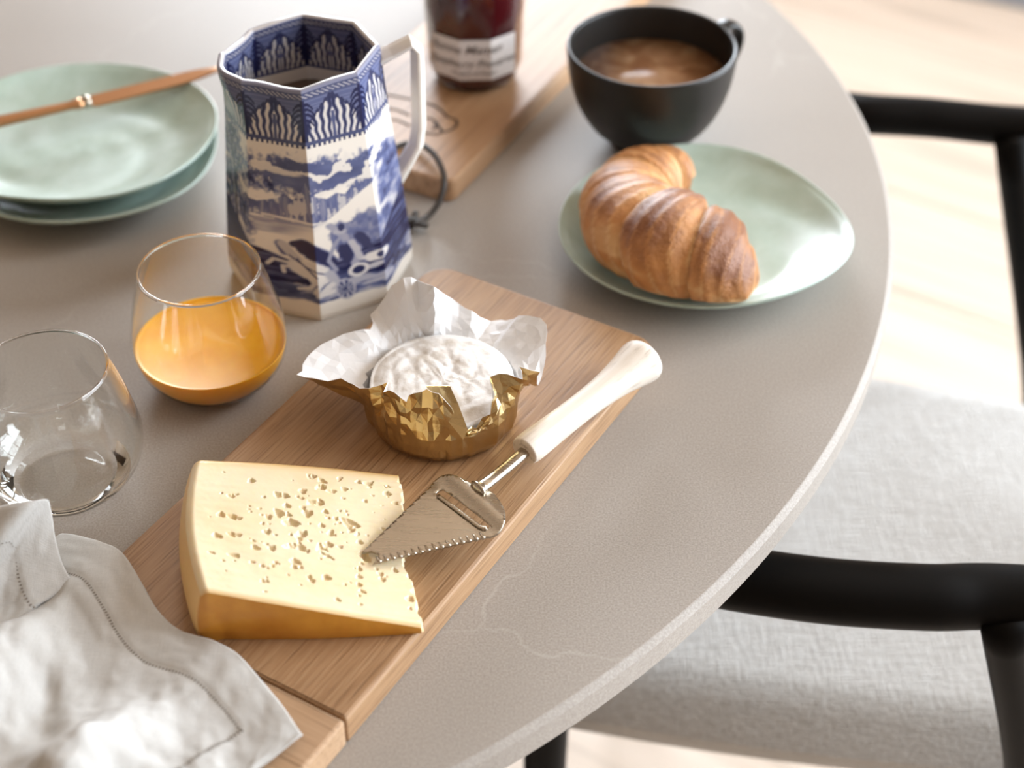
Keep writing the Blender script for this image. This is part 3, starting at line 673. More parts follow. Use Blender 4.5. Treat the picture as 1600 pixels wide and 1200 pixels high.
g2 = tumbler('drinking_glass', (-0.2455, 0.643)); tag(g2, 'empty clear stemless tumbler behind the linen napkin', 'glass', 'stemless tumblers')
ji = [(max(r - 0.0009, 0.0), z + 0.0012) for r, z in smooth_profile(G_OUT, 7) if z < 0.0262]
ji[0] = (0.0, ji[0][1]); zr = ji[-1][1]; rr0 = ji[-1][0]
v, f = lathe(ji + [(rr0, zr + 0.0004), (rr0 - 0.0012, zr - 0.0004), (rr0 - 0.003, zr - 0.0009), (0.0, zr - 0.0010)], 96)
o = mesh('juice', v, f, M['juice'], g1); tag(o, 'opaque orange juice')

# ================================================================== coffee cup
CC = (0.0975, 1.0035)
cp = empty('coffee_cup', W((CC[0], CC[1], 0.0003))); tag(cp, 'wide dark charcoal cup of milky coffee behind the croissant plate', 'cup')
outp = smooth_profile([(0.0, 0.001), (0.024, 0.001), (0.0255, 0.0), (0.0270, 0.001), (0.0275, 0.0045), (0.034, 0.0085), (0.0435, 0.0185), (0.0515, 0.033), (0.0568, 0.050), (0.0590, 0.066), (0.0597, 0.0735), (0.0590, 0.0757), (0.0572, 0.0755), (0.0562, 0.0735), (0.0552, 0.066), (0.0530, 0.050), (0.0478, 0.034), (0.040, 0.0205), (0.028, 0.0110), (0.0, 0.0085)], 5)
v, f = lathe(outp, 96); mesh('cup_body', v, f, M['cup'], cp)
v, f = lathe([(0.0, 0.0515), (0.0515, 0.0515), (0.0534, 0.0520), (0.0535, 0.0523), (0.0, 0.0521)], 96); o = mesh('coffee', v, f, M['coffee'], cp); tag(o, 'milky brown coffee')
hv = Vector((math.cos(R_(34)), math.sin(R_(34)), 0))
hpts = catmull([hv * 0.0570 + Vector((0, 0, 0.0690)), hv * 0.069 + Vector((0, 0, 0.0715)), hv * 0.0775 + Vector((0, 0, 0.0655)), hv * 0.0785 + Vector((0, 0, 0.054)), hv * 0.0715 + Vector((0, 0, 0.041)), hv * 0.0605 + Vector((0, 0, 0.0345)), hv * 0.0515 + Vector((0, 0, 0.0325))], 6)
v, f = tube(hpts, 0.0065, 14, True, 0.5, Vector((-hv.y, hv.x, 0)).cross(Vector((0, 0, 1))))
vs_ = []; sdv = Vector((-hv.y, hv.x, 0)); m_ = len(hpts)
for i, p in enumerate(hpts):
    tg = (hpts[min(i + 1, m_ - 1)] - hpts[max(i - 1, 0)]).normalized(); nn_ = sdv.cross(tg)
    for k in range(14): a = 2 * math.pi * k / 14; vs_.append(p + sdv * (0.0068 * math.cos(a)) + nn_ * (0.0029 * math.sin(a)))
mesh('handle', vs_, grid_faces(14, m_, True) + [tuple(range(13, -1, -1)), tuple(range((m_ - 1) * 14, m_ * 14))], M['cup'], cp)

# ================================================================== jam jar
NF = 10; JR = 0.0345; JJ = Vector((-0.0275, 1.0675, B2 + 0.0003))
jr = empty('jam_jar', W(JJ)); tag(jr, 'faceted glass jar of dark red jam with paper label on serving board', 'jar')
FA0 = R_(-90) + R_(2)         # direction of the facet that faces the photographer
def facet_k(a):
    x = (a - FA0 + math.pi / NF) % (2 * math.pi / NF) - math.pi / NF
    return math.cos(math.pi / NF) / math.cos(x)
def jar_shell(shrink):
    fac = [(0.0, 0.0012, 0), (0.024, 0.0002, 0), (0.029, 0.0012, 0.2), (0.0328, 0.0055, 0.9), (0.0345, 0.011, 1), (0.0350, 0.030, 1), (0.0358, 0.0475, 1), (0.0366, 0.053, 0.6), (0.0372, 0.060, 0.1), (0.0372, 0.076, 0), (0.0365, 0.084, 0), (0.033, 0.091, 0), (0.0305, 0.094, 0), (0.0305, 0.100, 0)]
    return [(max(0, r - shrink), z + (shrink if i < 2 else 0), k) for i, (r, z, k) in enumerate(fac)]
def jar_mesh(sh, n=120):
    vs = []
    for r, z, k in sh:
        for i in range(n):
            a = 2 * math.pi * i / n; g = 1 + (facet_k(a) * 1.025 - 1) * k; vs.append((r * g * math.cos(a), r * g * math.sin(a), z))
    return vs, grid_faces(n, len(sh), True) + [tuple(range((len(sh) - 1) * n, len(sh) * n))]
v, f = jar_mesh(jar_shell(0)); v2, f2 = jar_mesh(jar_shell(0.0016)); nv = len(v)
mesh('jar_glass', v, f, M['jar_glass'], jr)
v, f = jar_mesh([q for q in jar_shell(0.0016) if q[1] < 0.09]); o = mesh('jam', v, f, M['jam'], jr); tag(o, 'dark red jam')
v, f = lathe(smooth_profile([(0.0, 0.1135), (0.030, 0.1135), (0.0330, 0.1125), (0.0338, 0.110), (0.0338, 0.099), (0.0335, 0.0975), (0.031, 0.0975)], 3), 72); mesh('lid', v, f[:-1], M['lid'], jr)
def facet_pt(s, z, off):
    """s metres along the faceted girth from the photographer-facing facet's middle"""
    rr = np.interp(z, [0.011, 0.030, 0.0475], [0.0345, 0.0350, 0.0358]) * 1.025
    fwid = 2 * rr * math.sin(math.pi / NF); k = math.floor(s / fwid + 0.5); e = s - k * fwid
    a = FA0 + k * 2 * math.pi / NF; ap = rr * math.cos(math.pi / NF) + off
    return Vector((ap * math.cos(a) - e * math.sin(a), ap * math.sin(a) + e * math.cos(a), z))
SL = (-0.0365, 0.0325); ZL = (0.0130, 0.0455); fw = 2 * 0.0352 * 1.025 * math.sin(math.pi / NF)
ss = sorted(set([SL[0], SL[1]] + [(k + 0.5) * fw for k in range(-2, 2) if SL[0] < (k + 0.5) * fw < SL[1]]))
vs_ = []
for off in (0.0006, 0.0002):
    for z in (ZL[0], 0.030, ZL[1]):
        for s_ in ss: vs_.append(facet_pt(s_, z, off))
n_ = len(ss); fs_ = grid_faces(n_, 3) + [tuple(i + 3 * n_ for i in q[::-1]) for q in grid_faces(n_, 3)]
lab = mesh('paper_label', vs_, fs_, M['paper'], jr, smooth=False)
def text_mesh(txt, size, shear, bold=0.0):
    c = bpy.data.curves.new('txt', 'FONT'); c.body = txt; c.size = size; c.shear = shear; c.align_x = 'CENTER'; c.offset = bold; c.resolution_u = 3
    o = bpy.data.objects.new('txt', c); COL.objects.link(o); dg = bpy.context.evaluated_depsgraph_get()
    me = bpy.data.meshes.new_from_object(o.evaluated_get(dg)); bpy.data.objects.remove(o)
    V_ = [q.co.copy() for q in me.vertices]; F_ = [tuple(p.vertices) for p in me.polygons]; bpy.data.meshes.remove(me); return V_, F_
vs_, fs_ = [], []
for txt, size, s_, z in (('Bonne Maman', 0.0098, -0.008, 0.0345), ('Raspberry Preserve', 0.0086, -0.003, 0.0235), ('Product of France', 0.0046, -0.0015, 0.0170)):
    V_, F_ = text_mesh(txt, size, 0.35, 0.00006); fs_ += [tuple(i + len(vs_) for i in q) for q in F_]
    vs_ += [facet_pt(q.x + s_, q.y + z, 0.0008) for q in V_]
mesh('lettering', vs_, fs_, M['print'], lab, smooth=False)

# ================================================================== croissant
def croissant():
    pix = [(1074, 262, 0.026, 0.010), (1052, 258, 0.028, 0.0165), (1012, 263, 0.031, 0.0235), (972, 292, 0.033, 0.0275), (983, 338, 0.037, 0.0340), (1038, 371, 0.039, 0.0368), (1093, 393, 0.037, 0.0338), (1130, 414, 0.031, 0.0265), (1160, 424, 0.027, 0.0200), (1172, 428, 0.025, 0.0120)]
    pix = [(x + 12, y + 10, z, r * 0.95) for x, y, z, r in pix]
    sp = catmull([P(x, y, z) for x, y, z, r in pix], 26); n = len(sp); L = [0]
    for i in range(1, n): L.append(L[-1] + (sp[i] - sp[i - 1]).length)
    rad = np.interp(np.arange(n) / 26, np.arange(len(pix)), [q[3] for q in pix]); T = np.array(L) / L[-1]
    bounds = [0.0, 0.13, 0.27, 0.44, 0.62, 0.80, 1.001]; NA = 120; vs = []; cols = []
    rg = np.random.default_rng(5); NZ = fbm((n, NA), (10, 8), 4, rg); NF_ = fbm((n, NA), (60, 20), 3, rg)
    for i in range(n):
        tg = (sp[min(i + 1, n - 1)] - sp[max(i - 1, 0)]).normalized(); sd = tg.cross(Vector((0, 0, 1))).normalized(); up = sd.cross(tg).normalized()
        for k in range(NA):
            a = 2 * math.pi * k / NA
            tt = min(max(T[i] + 0.045 * math.cos(a - 2.4) + 0.015 * math.sin(2 * a + 1), 0), 1)
            for j in range(6):
                if bounds[j] <= tt < bounds[j + 1]: break
            e = (tt - bounds[j]) / (bounds[j + 1] - bounds[j]); mirror = e if j >= 3 else 1 - e
            lump = 1 - abs(2 * e - 1) ** 3
            step = 0.10 * (1 - mirror) ** 0.8
            ridge = 0.020 * math.sin(tt * 150 + 1.5 * math.sin(a * 2)) * (0.4 + 0.6 * NZ[i, k])
            endr = min(1.0, (min(T[i], 1 - T[i]) / 0.05 + 0.02)) ** 0.5
            r = rad[i] * endr * (0.86 + 0.13 * lump + step + ridge + 0.06 * (NZ[i, k] - 0.5))
            q = sp[i] + sd * (r * 1.06 * math.cos(a)) + up * (r * 0.86 * math.sin(a))
            zf = 0.0012 + float(np.interp(math.hypot(q.x - 0.1255, q.y - 0.866) / 0.0935, [0, 0.4, 0.66, 0.85, 0.965, 1.0, 1.01], [0.0050, 0.0056, 0.0072, 0.0130, 0.0195, 0.0215, 0.0215]))
            if q.z < zf + 0.004: q.z = zf + max(0, 0.004 - (zf + 0.004 - q.z) * 0.25) * 1.0 if q.z > zf - 0.012 else zf
            vs.append(q)
            crest = 0.55 * lump + 0.45 * (1 - mirror)
            topness = max(0, math.sin(a)) ** 0.7
            br = 0.15 + 0.75 * crest * (0.35 + 0.65 * topness) + 0.9 * (NZ[i, k] - 0.5) + 0.45 * (NF_[i, k] - 0.5) - 0.25 * (abs(math.sin(tt * 75)) < 0.25)
            br = min(max(br + 0.30 * (T[i] > 0.62) * topness, 0), 1)
            c0, c1, c2 = np.array([0.80, 0.52, 0.25]), np.array([0.60, 0.27, 0.085]), np.array([0.235, 0.080, 0.022])
            cols.append(c0 + (c1 - c0) * (br / 0.45) if br < 0.45 else c1 + (c2 - c1) * ((br - 0.45) / 0.55))
    fs = grid_faces(NA, n, True) + [tuple(range(NA - 1, -1, -1)), tuple(range((n - 1) * NA, n * NA))]
    return vs, fs, np.array(cols)
v, f, c = croissant(); co = P(1045, 360, 0.006)
o = mesh('croissant', rel(v, co), f, M['crust'], None, loc=W(co)); color_attr(o, c); tag(o, 'golden brown croissant lying on the sage green plate', 'croissant')

# ================================================================== hard cheese wedge
def cheese():
    z0 = BT
    LB, LF = P(301, 714, z0 + 0.033), P(312, 922, z0 + 0.033)
    RB, RF = P(622, 738, z0 + 0.009), P(657, 979, z0 + 0.005)
    NU, NW = 340, 320; U, Wt = np.meshgrid(np.linspace(0, 1, NU), np.linspace(0, 1, NW))      # U left..right, W front..back
    rg = np.random.default_rng(21)
    a = lambda q: np.array(q)[None, None, :]
    top = (a(LF) * (1 - U[..., None]) + a(RF) * U[..., None]) * (1 - Wt[..., None]) + (a(LB) * (1 - U[..., None]) + a(RB) * U[..., None]) * Wt[..., None]
    # gentle bows of the outline, ragged right edge
    top[..., 1] -= 0.0035 * np.sin(np.pi * U) * (1 - Wt) * 0.5
    top[..., 0] -= 0.0055 * np.sin(np.pi * Wt) * (1 - U)
    rag = np.interp(np.linspace(0, 1, NW), np.linspace(0, 1, 60), rg.normal(0, 0.0007, 60)); notch = -0.0045 * np.exp(-((np.linspace(0, 1, NW) - 0.42) / 0.18) ** 2)
    top[..., 0] += (U ** 6) * (rag + notch)[:, None]
    top[..., 2] += 0.0016 * np.sin(np.pi * U) + 0.0007 * (fbm((NW, NU), (6, 6), 4, rg) - 0.5) + 0.00015 * (vnoise((NW, NU), (30, 8), rg) - 0.5)
    # rounded edge towards the left rim
    edge = np.clip(1 - U / 0.045, 0, 1); top[..., 2] -= 0.0035 * edge ** 2
    eb = np.clip(1 - (1 - Wt) / 0.05, 0, 1); top[..., 2] -= 0.0022 * eb ** 2; ef = np.clip(1 - Wt / 0.03, 0, 1); top[..., 2] -= 0.001 * ef ** 2
    # holes
    Xm, Ym = U * 0.105, Wt * 0.10; dep = np.zeros_like(U); pit = np.zeros_like(U)
    big = [(0.47, 0.56, .0042, .0026), (0.73, 0.60, .0021, .0042), (0.57, 0.72, .0030, .0018), (0.29, 0.84, .0018, .0018), (0.60, 0.42, .0024, .0022), (0.80, 0.40, .0026, .0030), (0.46, 0.40, .0036, .0017), (0.47, 0.30, .0028, .0018), (0.16, 0.57, .0022, .0020), (0.62, 0.88, .0025, .0014), (0.55, 0.64, .0026, .0026), (0.42, 0.62, .0024, .0030), (0.36, 0.48, .0022, .0018), (0.93, 0.84, .0022, .0016), (0.97, 0.16, .0022, .0018), (0.60, 0.22, .0022, .0020), (0.86, 0.26, .0018, .0014), (0.50, 0.47, .0016, .0024), (0.30, 0.36, .0022, .0017), (0.65, 0.52, .0016, .0026)]
    small = []
    while len(small) < 170:
        u, w_ = rg.random(), rg.random(); dens = math.exp(-((u - 0.55) / 0.33) ** 2 - ((w_ - 0.52) / 0.30) ** 2) + 0.13
        if rg.random() < dens and 0.06 < u < 0.98 and 0.06 < w_ < 0.93: r = 0.0005 + 0.0015 * rg.random() ** 1.8; small.append((u, w_, r * rg.uniform(0.8, 1.6), r * rg.uniform(0.7, 1.2)))
    for (u, w_, rx, ry) in big + small:
        th = rg.uniform(-0.6, 0.6); dx = Xm - u * 0.105; dy = Ym - w_ * 0.10; ca, sa = math.cos(th), math.sin(th)
        ang_ = np.arctan2(dy, dx); d = np.hypot((dx * ca + dy * sa) / rx, (-dx * sa + dy * ca) / ry) * (1 + 0.14 * np.sin(3 * ang_ + u * 40) + 0.08 * np.sin(5 * ang_ + w_ * 50))
        k = np.clip(1 - d * d, 0, 1) ** 0.62 * min(rx, ry) * 1.25; dep = np.maximum(dep, k)
    top[..., 2] -= dep
    zmin = z0 + 0.0012; top[..., 2] = np.maximum(top[..., 2], zmin)
    nm = fbm((NW, NU), (5, 5), 4, rg)
    pale = np.array([0.78, 0.67, 0.465]); deep = np.array([0.75, 0.55, 0.28]); amber = np.array([0.72, 0.40, 0.085])
    c = pale[None, None] + (deep - pale)[None, None] * np.clip(0.25 + 1.1 * (nm - 0.5), 0, 1)[..., None] * 0.6
    eb = np.clip(1 - (1 - Wt) / 0.075, 0, 1)[..., None] ** 1.3; c = c + (amber - c) * eb * 0.9
    efr = np.clip(1 - Wt / 0.035, 0, 1)[..., None] ** 1.5; c = c + (amber - c) * efr * 0.6
    el_ = np.clip(1 - U / 0.04, 0, 1)[..., None] ** 1.5; c = c + (deep - c) * el_ * 0.6
    return top, c, NU, NW
top, ccol, NU, NW = cheese()
cho = Vector((-0.10, 0.57, BT))
chz = empty('cheese_wedge', W(cho)); tag(chz, 'pale yellow hard cheese wedge with small holes and amber rind', 'cheese')
V3 = top.reshape(-1, 3) - np.array(cho)
# right ragged edge goes straight down: skirt belongs to the paste
re = V3.reshape(NW, NU, 3)[:, -1, :].copy(); re[:, 2] = 0.0003; re[:, 0] += 0.0006
bot = V3.reshape(NW, NU, 3)
vs_ = np.concatenate([V3, re]); fs_ = grid_faces(NU, NW); n0 = NU * NW
for j in range(NW - 1): fs_.append((j * NU + NU - 1, n0 + j, n0 + j + 1, (j + 1) * NU + NU - 1))
o = mesh('paste', vs_, fs_, M['paste'], chz); color_attr(o, np.concatenate([ccol.reshape(-1, 3), ccol[:, -1, :]]))
def skirt(name, edge, outward, bulge, lean, mt, K=14):
    e = np.asarray(edge); n = len(e); vs = []
    for k in range(K + 1):
        t_ = k / K; z = e[:, 2] * (1 - t_) + 0.0002 * t_
        hgt = e[:, 2:3]; d = (bulge * math.sin(math.pi * min(1, t_ * 0.96 + 0.0)) + lean * t_) * hgt / 0.033
        p = e + np.asarray(outward)[None, :] * d; p[:, 2] = z; vs.append(p)
    return mesh(name, np.concatenate(vs), grid_faces(n, K + 1), mt, chz)
gv = V3.reshape(NW, NU, 3)
ring = np.concatenate([gv[0, ::-3, :], gv[3:-1:3, 0, :], gv[-1, ::3, :]]); nrg = len(ring)
tgv = np.gradient(ring[:, :2], axis=0); kk = 9
tgv = np.stack([np.convolve(np.pad(tgv[:, i], kk, 'edge'), np.ones(2 * kk + 1) / (2 * kk + 1), 'valid') for i in (0, 1)], -1)
tgv /= np.linalg.norm(tgv, axis=1, keepdims=True); outv = np.stack([-tgv[:, 1], tgv[:, 0]], -1)
if (outv[nrg // 2] @ np.array([-1, 0])) < 0: outv = -outv
leftness = np.clip(outv @ np.array([-1.0, 0.0]), 0, 1)
K = 14; vs_ = []
for k in range(K + 1):
    t_ = k / K; hgt = ring[:, 2] / 0.033; d = (0.0028 * math.sin(math.pi * t_ * 0.96) + (0.0010 + 0.0050 * leftness) * t_) * hgt
    p = ring.copy(); p[:, :2] += outv * d[:, None]; p[:, 2] = ring[:, 2] * (1 - t_) + 0.0002 * t_; vs_.append(p)
gf = grid_faces(nrg, K + 1); i0, i1 = len(gv[0, ::-3, :]), len(gv[0, ::-3, :]) + len(gv[3:-1:3, 0, :])
mesh('rind', np.concatenate(vs_), gf, None, chz, mats=[M['rind'], M['rim']], fmat=[1 if i0 <= (q[0] % nrg) < i1 else 0 for q in gf])

# ================================================================== soft cheese and its foil
FC = Vector((-0.0385, 0.6775, BT))
def soft_cheese():
    rg = np.random.default_rng(3); R0 = 0.0385; NR, NA = 40, 120; vs = []; nz = fbm((NR + 14, NA), (7, 12), 4, rg)
    crease = [(rg.uniform(-1, 1), rg.uniform(0, math.pi), rg.uniform(0.3, 1)) for _ in range(12)]
    prof = [(R0 * i / NR, 0.0285) for i in range(NR + 1)] + [(R0 + 0.0010, 0.0270), (R0 + 0.0016, 0.024), (R0 + 0.0004, 0.010), (R0 - 0.0030, 0.0032), (R0 - 0.006, 0.0012), (0.0, 0.0008)]
    for j, (r, z) in enumerate(prof):
        for i in range(NA):
            a = 2 * math.pi * i / NA; x, y = r * math.cos(a), r * math.sin(a); zz = z
            if j <= NR:
                for (o_, th, am) in crease:
                    d = x * math.cos(th) + y * math.sin(th) - o_ * 0.03; zz -= am * 0.0011 * math.exp(-(abs(d) / 0.0022)) * (1 - (r / R0) ** 6)
                zz += 0.0022 * (nz[j, i] - 0.5) * min(1, r / 0.008) - 0.0022 * (r / R0) ** 8
            vs.append((x, y, zz))
    return vs, grid_faces(NA, len(prof), True)
v, f = soft_cheese(); o = mesh('soft_cheese', v, f, M['bloomy'], None, loc=W(FC)); tag(o, 'round white soft cheese sitting inside the open gold foil', 'cheese')
def foil():
    # columns round the cheese: azimuth, then either the photo pixel of the flap's tip or (radius, height)
    c = (FC.x, FC.y)
    cols = [(8, 'p', 838, 604), (16, 'p', 850, 575), (25, 'p', 855, 535), (34, 'p', 853, 500), (44, 'p', 826, 492), (54, 'p', 800, 499), (64, 'p', 772, 506), (73, 'p', 738, 490), (80, 'p', 722, 480), (89, 'p', 698, 462), (97, 'p', 681, 446), (105, 'p', 655, 442), (113, 'p', 634, 430), (122, 'p', 600, 462), (130, 'p', 576, 490), (137, 'p', 586, 512),
            (145, 'p', 560, 515), (154, 'p', 525, 528), (163, 'p', 492, 546), (171, 'p', 475, 568), (179, 'p', 461, 586), (188, 'p', 490, 592), (198, 'p', 540, 594), (208, 'r', 0.0500, 0.0400), (217, 'r', 0.0465, 0.0440), (223, 'r', 0.0370, 0.0455), (229, 'r', 0.0445, 0.0465), (238, 'r', 0.0425, 0.0480), (245, 'r', 0.0425, 0.0420), (252, 'r', 0.0415, 0.0500), (260, 'r', 0.0415, 0.0530), (268, 'r', 0.0410, 0.0535), (275, 'r', 0.0420, 0.0480), (283, 'r', 0.0430, 0.0340), (291, 'r', 0.0425, 0.0255), (299, 'r', 0.0420, 0.0245),
            (306, 'r', 0.0430, 0.0330), (313, 'r', 0.0445, 0.0410), (321, 'p', 762, 592), (329, 'p', 785, 582), (336, 'r', 0.0490, 0.0450), (343, 'p', 812, 574), (351, 'p', 842, 580), (360, 'p', 838, 592)]
    tips = []
    for e in cols:
        if e[1] == 'p': r, z = P_azimuth(e[2], e[3], c, R_(e[0])); z -= BT
        else: r, z = e[2], e[3]
        tips.append((R_(e[0]), r, z))
    A = np.array([t_[0] for t_ in tips]); Rr = np.array([t_[1] for t_ in tips]); Zz = np.array([t_[2] for t_ in tips])
    rg = np.random.default_rng(17); N = 88; S = 11; ph = np.linspace(0, 2 * np.pi, N, endpoint=False) + R_(8)
    Ax = np.concatenate([A, [A[0] + 2 * np.pi]]); Rt = np.interp(ph, Ax, np.append(Rr, Rr[0])); Zt = np.interp(ph, Ax, np.append(Zz, Zz[0]))
    Rt += rg.normal(0, 0.0006, N); Zt += rg.normal(0, 0.0006, N)
    wr = np.interp((ph * 1) % (2 * np.pi), np.linspace(0, 2 * np.pi, 34), rg.normal(0, 1, 34)); wr2 = rg.normal(0, 1, N)
    vs = []
    base = [(0.020, 0.0004), (0.034, 0.0005), (0.0385, 0.0020), (0.0408, 0.0065), (0.0418, 0.0130), (0.0422, 0.0200)]
    for j in range(S + 1):
        for i in range(N):
            a = ph[i]
            if j < len(base):
                r, z = base[j]; amp = 0.0013 * min(1, j / 4); r += amp * abs(wr[i]) * 0.9 + 0.0004 * wr2[i] * min(1, j / 3) + 0.0007 * rg.random() * (j > 1)
                front = 0.0
                vs.append((r * math.cos(a), r * math.sin(a), z + (0.0004 * rg.random() if j > 1 else 0)))
            else:
                t_ = (j - len(base) + 1) / (S - len(base) + 1)
                rb, zb = 0.0425 + 0.0013 * abs(wr[i]), 0.0200
                # rise along the cheese first, then lean out to the tip
                lw = math.exp(-((math.degrees(a) % 360 - 188) / 22) ** 2); r = rb + (Rt[i] - rb) * t_ ** (1.2 - 0.55 * lw); z = zb + (Zt[i] - zb) * t_ ** (0.95 + 0.55 * lw)
                am = (0.0011 * math.sin(math.pi * min(t_, 0.85)) + 0.0003) * (0.45 if 10 < math.degrees(a) % 360 < 180 else 0.62)
                r += am * (wr[i] * 0.6 + rg.normal(0, 0.7)); z += am * 0.5 * rg.normal()
                da = am * rg.normal() / max(r, 0.02) * 0.8
                vs.append((r * math.cos(a + da), r * math.sin(a + da), z))
    fs = []
    for j in range(S):
        for i in range(N):
            a, b = j * N + i, j * N + (i + 1) % N
            if (i * 7 + j * 3) % 5 < 2: fs += [(a, b, b + N), (a, b + N, a + N)]
            else: fs += [(a, b, a + N), (b, b + N, a + N)]
    return vs, fs
fr = empty('foil_wrapper', W(FC)); tag(fr, 'crumpled gold foil wrapper with white lining opened round the soft cheese', 'wrapper')
v, f = foil()
o = mesh('foil_sheet', v, f, None, fr, smooth=False, mats=[M['gold'], M['lining'], M['gold'], M['gold']], fmat=[2 if i < 3 * 2 * 88 else 0 for i in range(len(f))])
sm = o.modifiers.new('sheet', 'SOLIDIFY'); sm.thickness = 0.00025; sm.offset = -1; sm.material_offset = 1; sm.material_offset_rim = 1
# corner of the foil folded down over the front
fp = [P(666, 600, BT + 0.0535), P(703, 600, BT + 0.0530), P(716, 628, BT + 0.0430), P(731, 668, BT + 0.0285), P(724, 684, BT + 0.0235), P(700, 655, BT + 0.0340), P(676, 622, BT + 0.0450)]
fp = [Vector((q.x, q.y - 0.0015, q.z)) - FC for q in fp]
o = mesh('folded_corner', fp, [(0, 6, 1), (6, 2, 1), (6, 5, 2), (5, 3, 2), (5, 4, 3)], M['gold'], fr, smooth=False)
sm = o.modifiers.new('sheet', 'SOLIDIFY'); sm.thickness = 0.0004

# ================================================================== cheese slicer
SZ = BT + 0.0165
so = P(745, 775, SZ)
sl = empty('cheese_slicer', W(Vector((so.x, so.y, BT)))); tag(sl, 'steel cheese slicer with slotted serrated blade and pale handle', 'cheese slicer')
tipc = P(574, 869, SZ); axis = Vector((so.x - tipc.x, so.y - tipc.y, 0)).normalized(); perp = Vector((-axis.y, axis.x, 0))
blen = (Vector((so.x, so.y)) - Vector((tipc.x, tipc.y))).length
def bl(x, y):           # photo pixel -> blade plane coordinates
    q = P(x, y, SZ); d = Vector((q.x - so.x, q.y - so.y, 0)); return (d.dot(axis), d.dot(perp))
out = []
tipL, tipR, notch = bl(565, 860), bl(582, 878), bl(592, 862)
cr = bl(766, 838)
# scalloped right edge from the tip to the rounded shoulder
k = 17
for i in range(k):
    for e in (0.0, 0.25, 0.5, 0.75):
        t_ = (i + e) / k; x = tipR[0] + (cr[0] - tipR[0]) * t_; y = tipR[1] + (cr[1] - tipR[1]) * t_
        dx, dy = cr[0] - tipR[0], cr[1] - tipR[1]; l_ = math.hypot(dx, dy); nn_ = (-dy / l_, dx / l_)
        d = 0.0007 * math.sin(math.pi * e); out.append((x + nn_[0] * d, y + nn_[1] * d))
sh = catmull([Vector((*bl(x, y), 0)) for x, y in ((766, 838), (780, 832), (789, 818), (787, 797), (775, 777), (764, 768), (750, 762), (733, 758), (712, 748), (694, 745), (680, 750), (668, 764))], 5)
out += [(q.x, q.y) for q in sh]
last = bl(668, 764); k2 = 40
for i in range(1, k2):
    t_ = i / k2; x = last[0] + (tipL[0] - last[0]) * t_; y = last[1] + (tipL[1] - last[1]) * t_
    out.append((x, y + (0.00035 if i % 2 else 0)))
out += [tipL, bl(580, 858), notch, bl(590, 868)]
slot = [bl(x, y) for x, y in ((683, 768), (690, 765), (700, 770), (762, 818), (764, 824), (758, 826), (748, 824), (686, 776))]
slot = [(q.x, q.y) for q in catmull([Vector((*s_, 0)) for s_ in slot + slot[:1]], 4)[:-1]]
from mathutils.geometry import delaunay_2d_cdt
def inside(p, poly):
    x, y = p; c = False; j = len(poly) - 1
    for i in range(len(poly)):
        xi, yi = poly[i]; xj, yj = poly[j]
        if (yi > y) != (yj > y) and x < (xj - xi) * (y - yi) / (yj - yi) + xi: c = not c
        j = i
    return c
pv_ = [Vector(p) for p in out] + [Vector(p) for p in slot]; no_, ns_ = len(out), len(slot)
ed = [(i, (i + 1) % no_) for i in range(no_)] + [(no_ + i, no_ + (i + 1) % ns_) for i in range(ns_)]
xs_ = [p[0] for p in out]; ys_ = [p[1] for p in out]; st_ = 0.0014; gx = min(xs_)
while gx < max(xs_):
    gy = min(ys_)
    while gy < max(ys_):
        if inside((gx, gy), out) and not inside((gx, gy), slot): pv_.append(Vector((gx, gy)))
        gy += st_
    gx += st_
V2, _, F2, *_r = delaunay_2d_cdt(pv_, ed, [], 1, 1e-6)
F2 = [q for q in F2 if not inside(tuple(sum((V2[i] for i in q), Vector((0, 0))) / len(q)), slot) and inside(tuple(sum((V2[i] for i in q), Vector((0, 0))) / len(q)), out)]
def blade_z(x, y):
    d = math.hypot(min(0, x + 0.012), 0)
    return -0.0022 * max(0, -x) / blen + 0.0022 * math.exp(-((x + 0.001) / 0.0055) ** 2) - 0.9 * y * y
R3 = lambda x, y, z: axis * x + perp * y + Vector((0, 0, SZ - BT + z))
o = mesh('blade', [R3(q.x, q.y, blade_z(q.x, q.y)) for q in V2], F2, M['steel'], sl)
if o.data.polygons[0].normal.z < 0: o.data.flip_normals()
sm = o.modifiers.new('thick', 'SOLIDIFY'); sm.thickness = 0.0011; sm.offset = 0
# scalloped serration: small ground flutes along the right-hand edge
vs_, fs_ = [], []
ex_, ey_ = cr[0] - tipR[0], cr[1] - tipR[1]; el2 = math.hypot(ex_, ey_); iv = (-ey_ / el2, ex_ / el2)
if not inside((tipR[0] + ex_ * 0.5 + iv[0] * 0.003, tipR[1] + ey_ * 0.5 + iv[1] * 0.003), out): iv = (-iv[0], -iv[1])
for i in range(1, 17):
    t_ = (i + 0.1) / 17; x, y = tipR[0] + ex_ * t_, tipR[1] + ey_ * t_
    p0 = R3(x + iv[0] * 0.0002, y + iv[1] * 0.0002, blade_z(x, y) + 0.0004); x2, y2 = x + iv[0] * 0.0046 - ex_ / el2 * 0.0012, y + iv[1] * 0.0046 - ey_ / el2 * 0.0012
    p1 = R3(x2, y2, blade_z(x2, y2) + 0.0005)
    v, f = tube([p0, p0.lerp(p1, 0.35), p0.lerp(p1, 0.75), p1], [0.0010, 0.0009, 0.0006, 0.00015], 10, True, 0.55); fs_ += [tuple(k_ + len(vs_) for k_ in q) for q in f]; vs_ += v
sr = mesh('serration', vs_, fs_, M['steel'], o); tag(sr, 'fluted serrated edge', kind='stuff')
# cutting lip of the slot
lp = [bl(x, y) for x, y in ((684, 775), (706, 792), (730, 810), (750, 824), (760, 826))]
v, f = tube(catmull([R3(x, y, blade_z(x, y) + 0.0012) for x, y in lp], 6), 0.0012, 10, True, 0.45); mesh('cutting_lip', v, f, M['steel'], o)
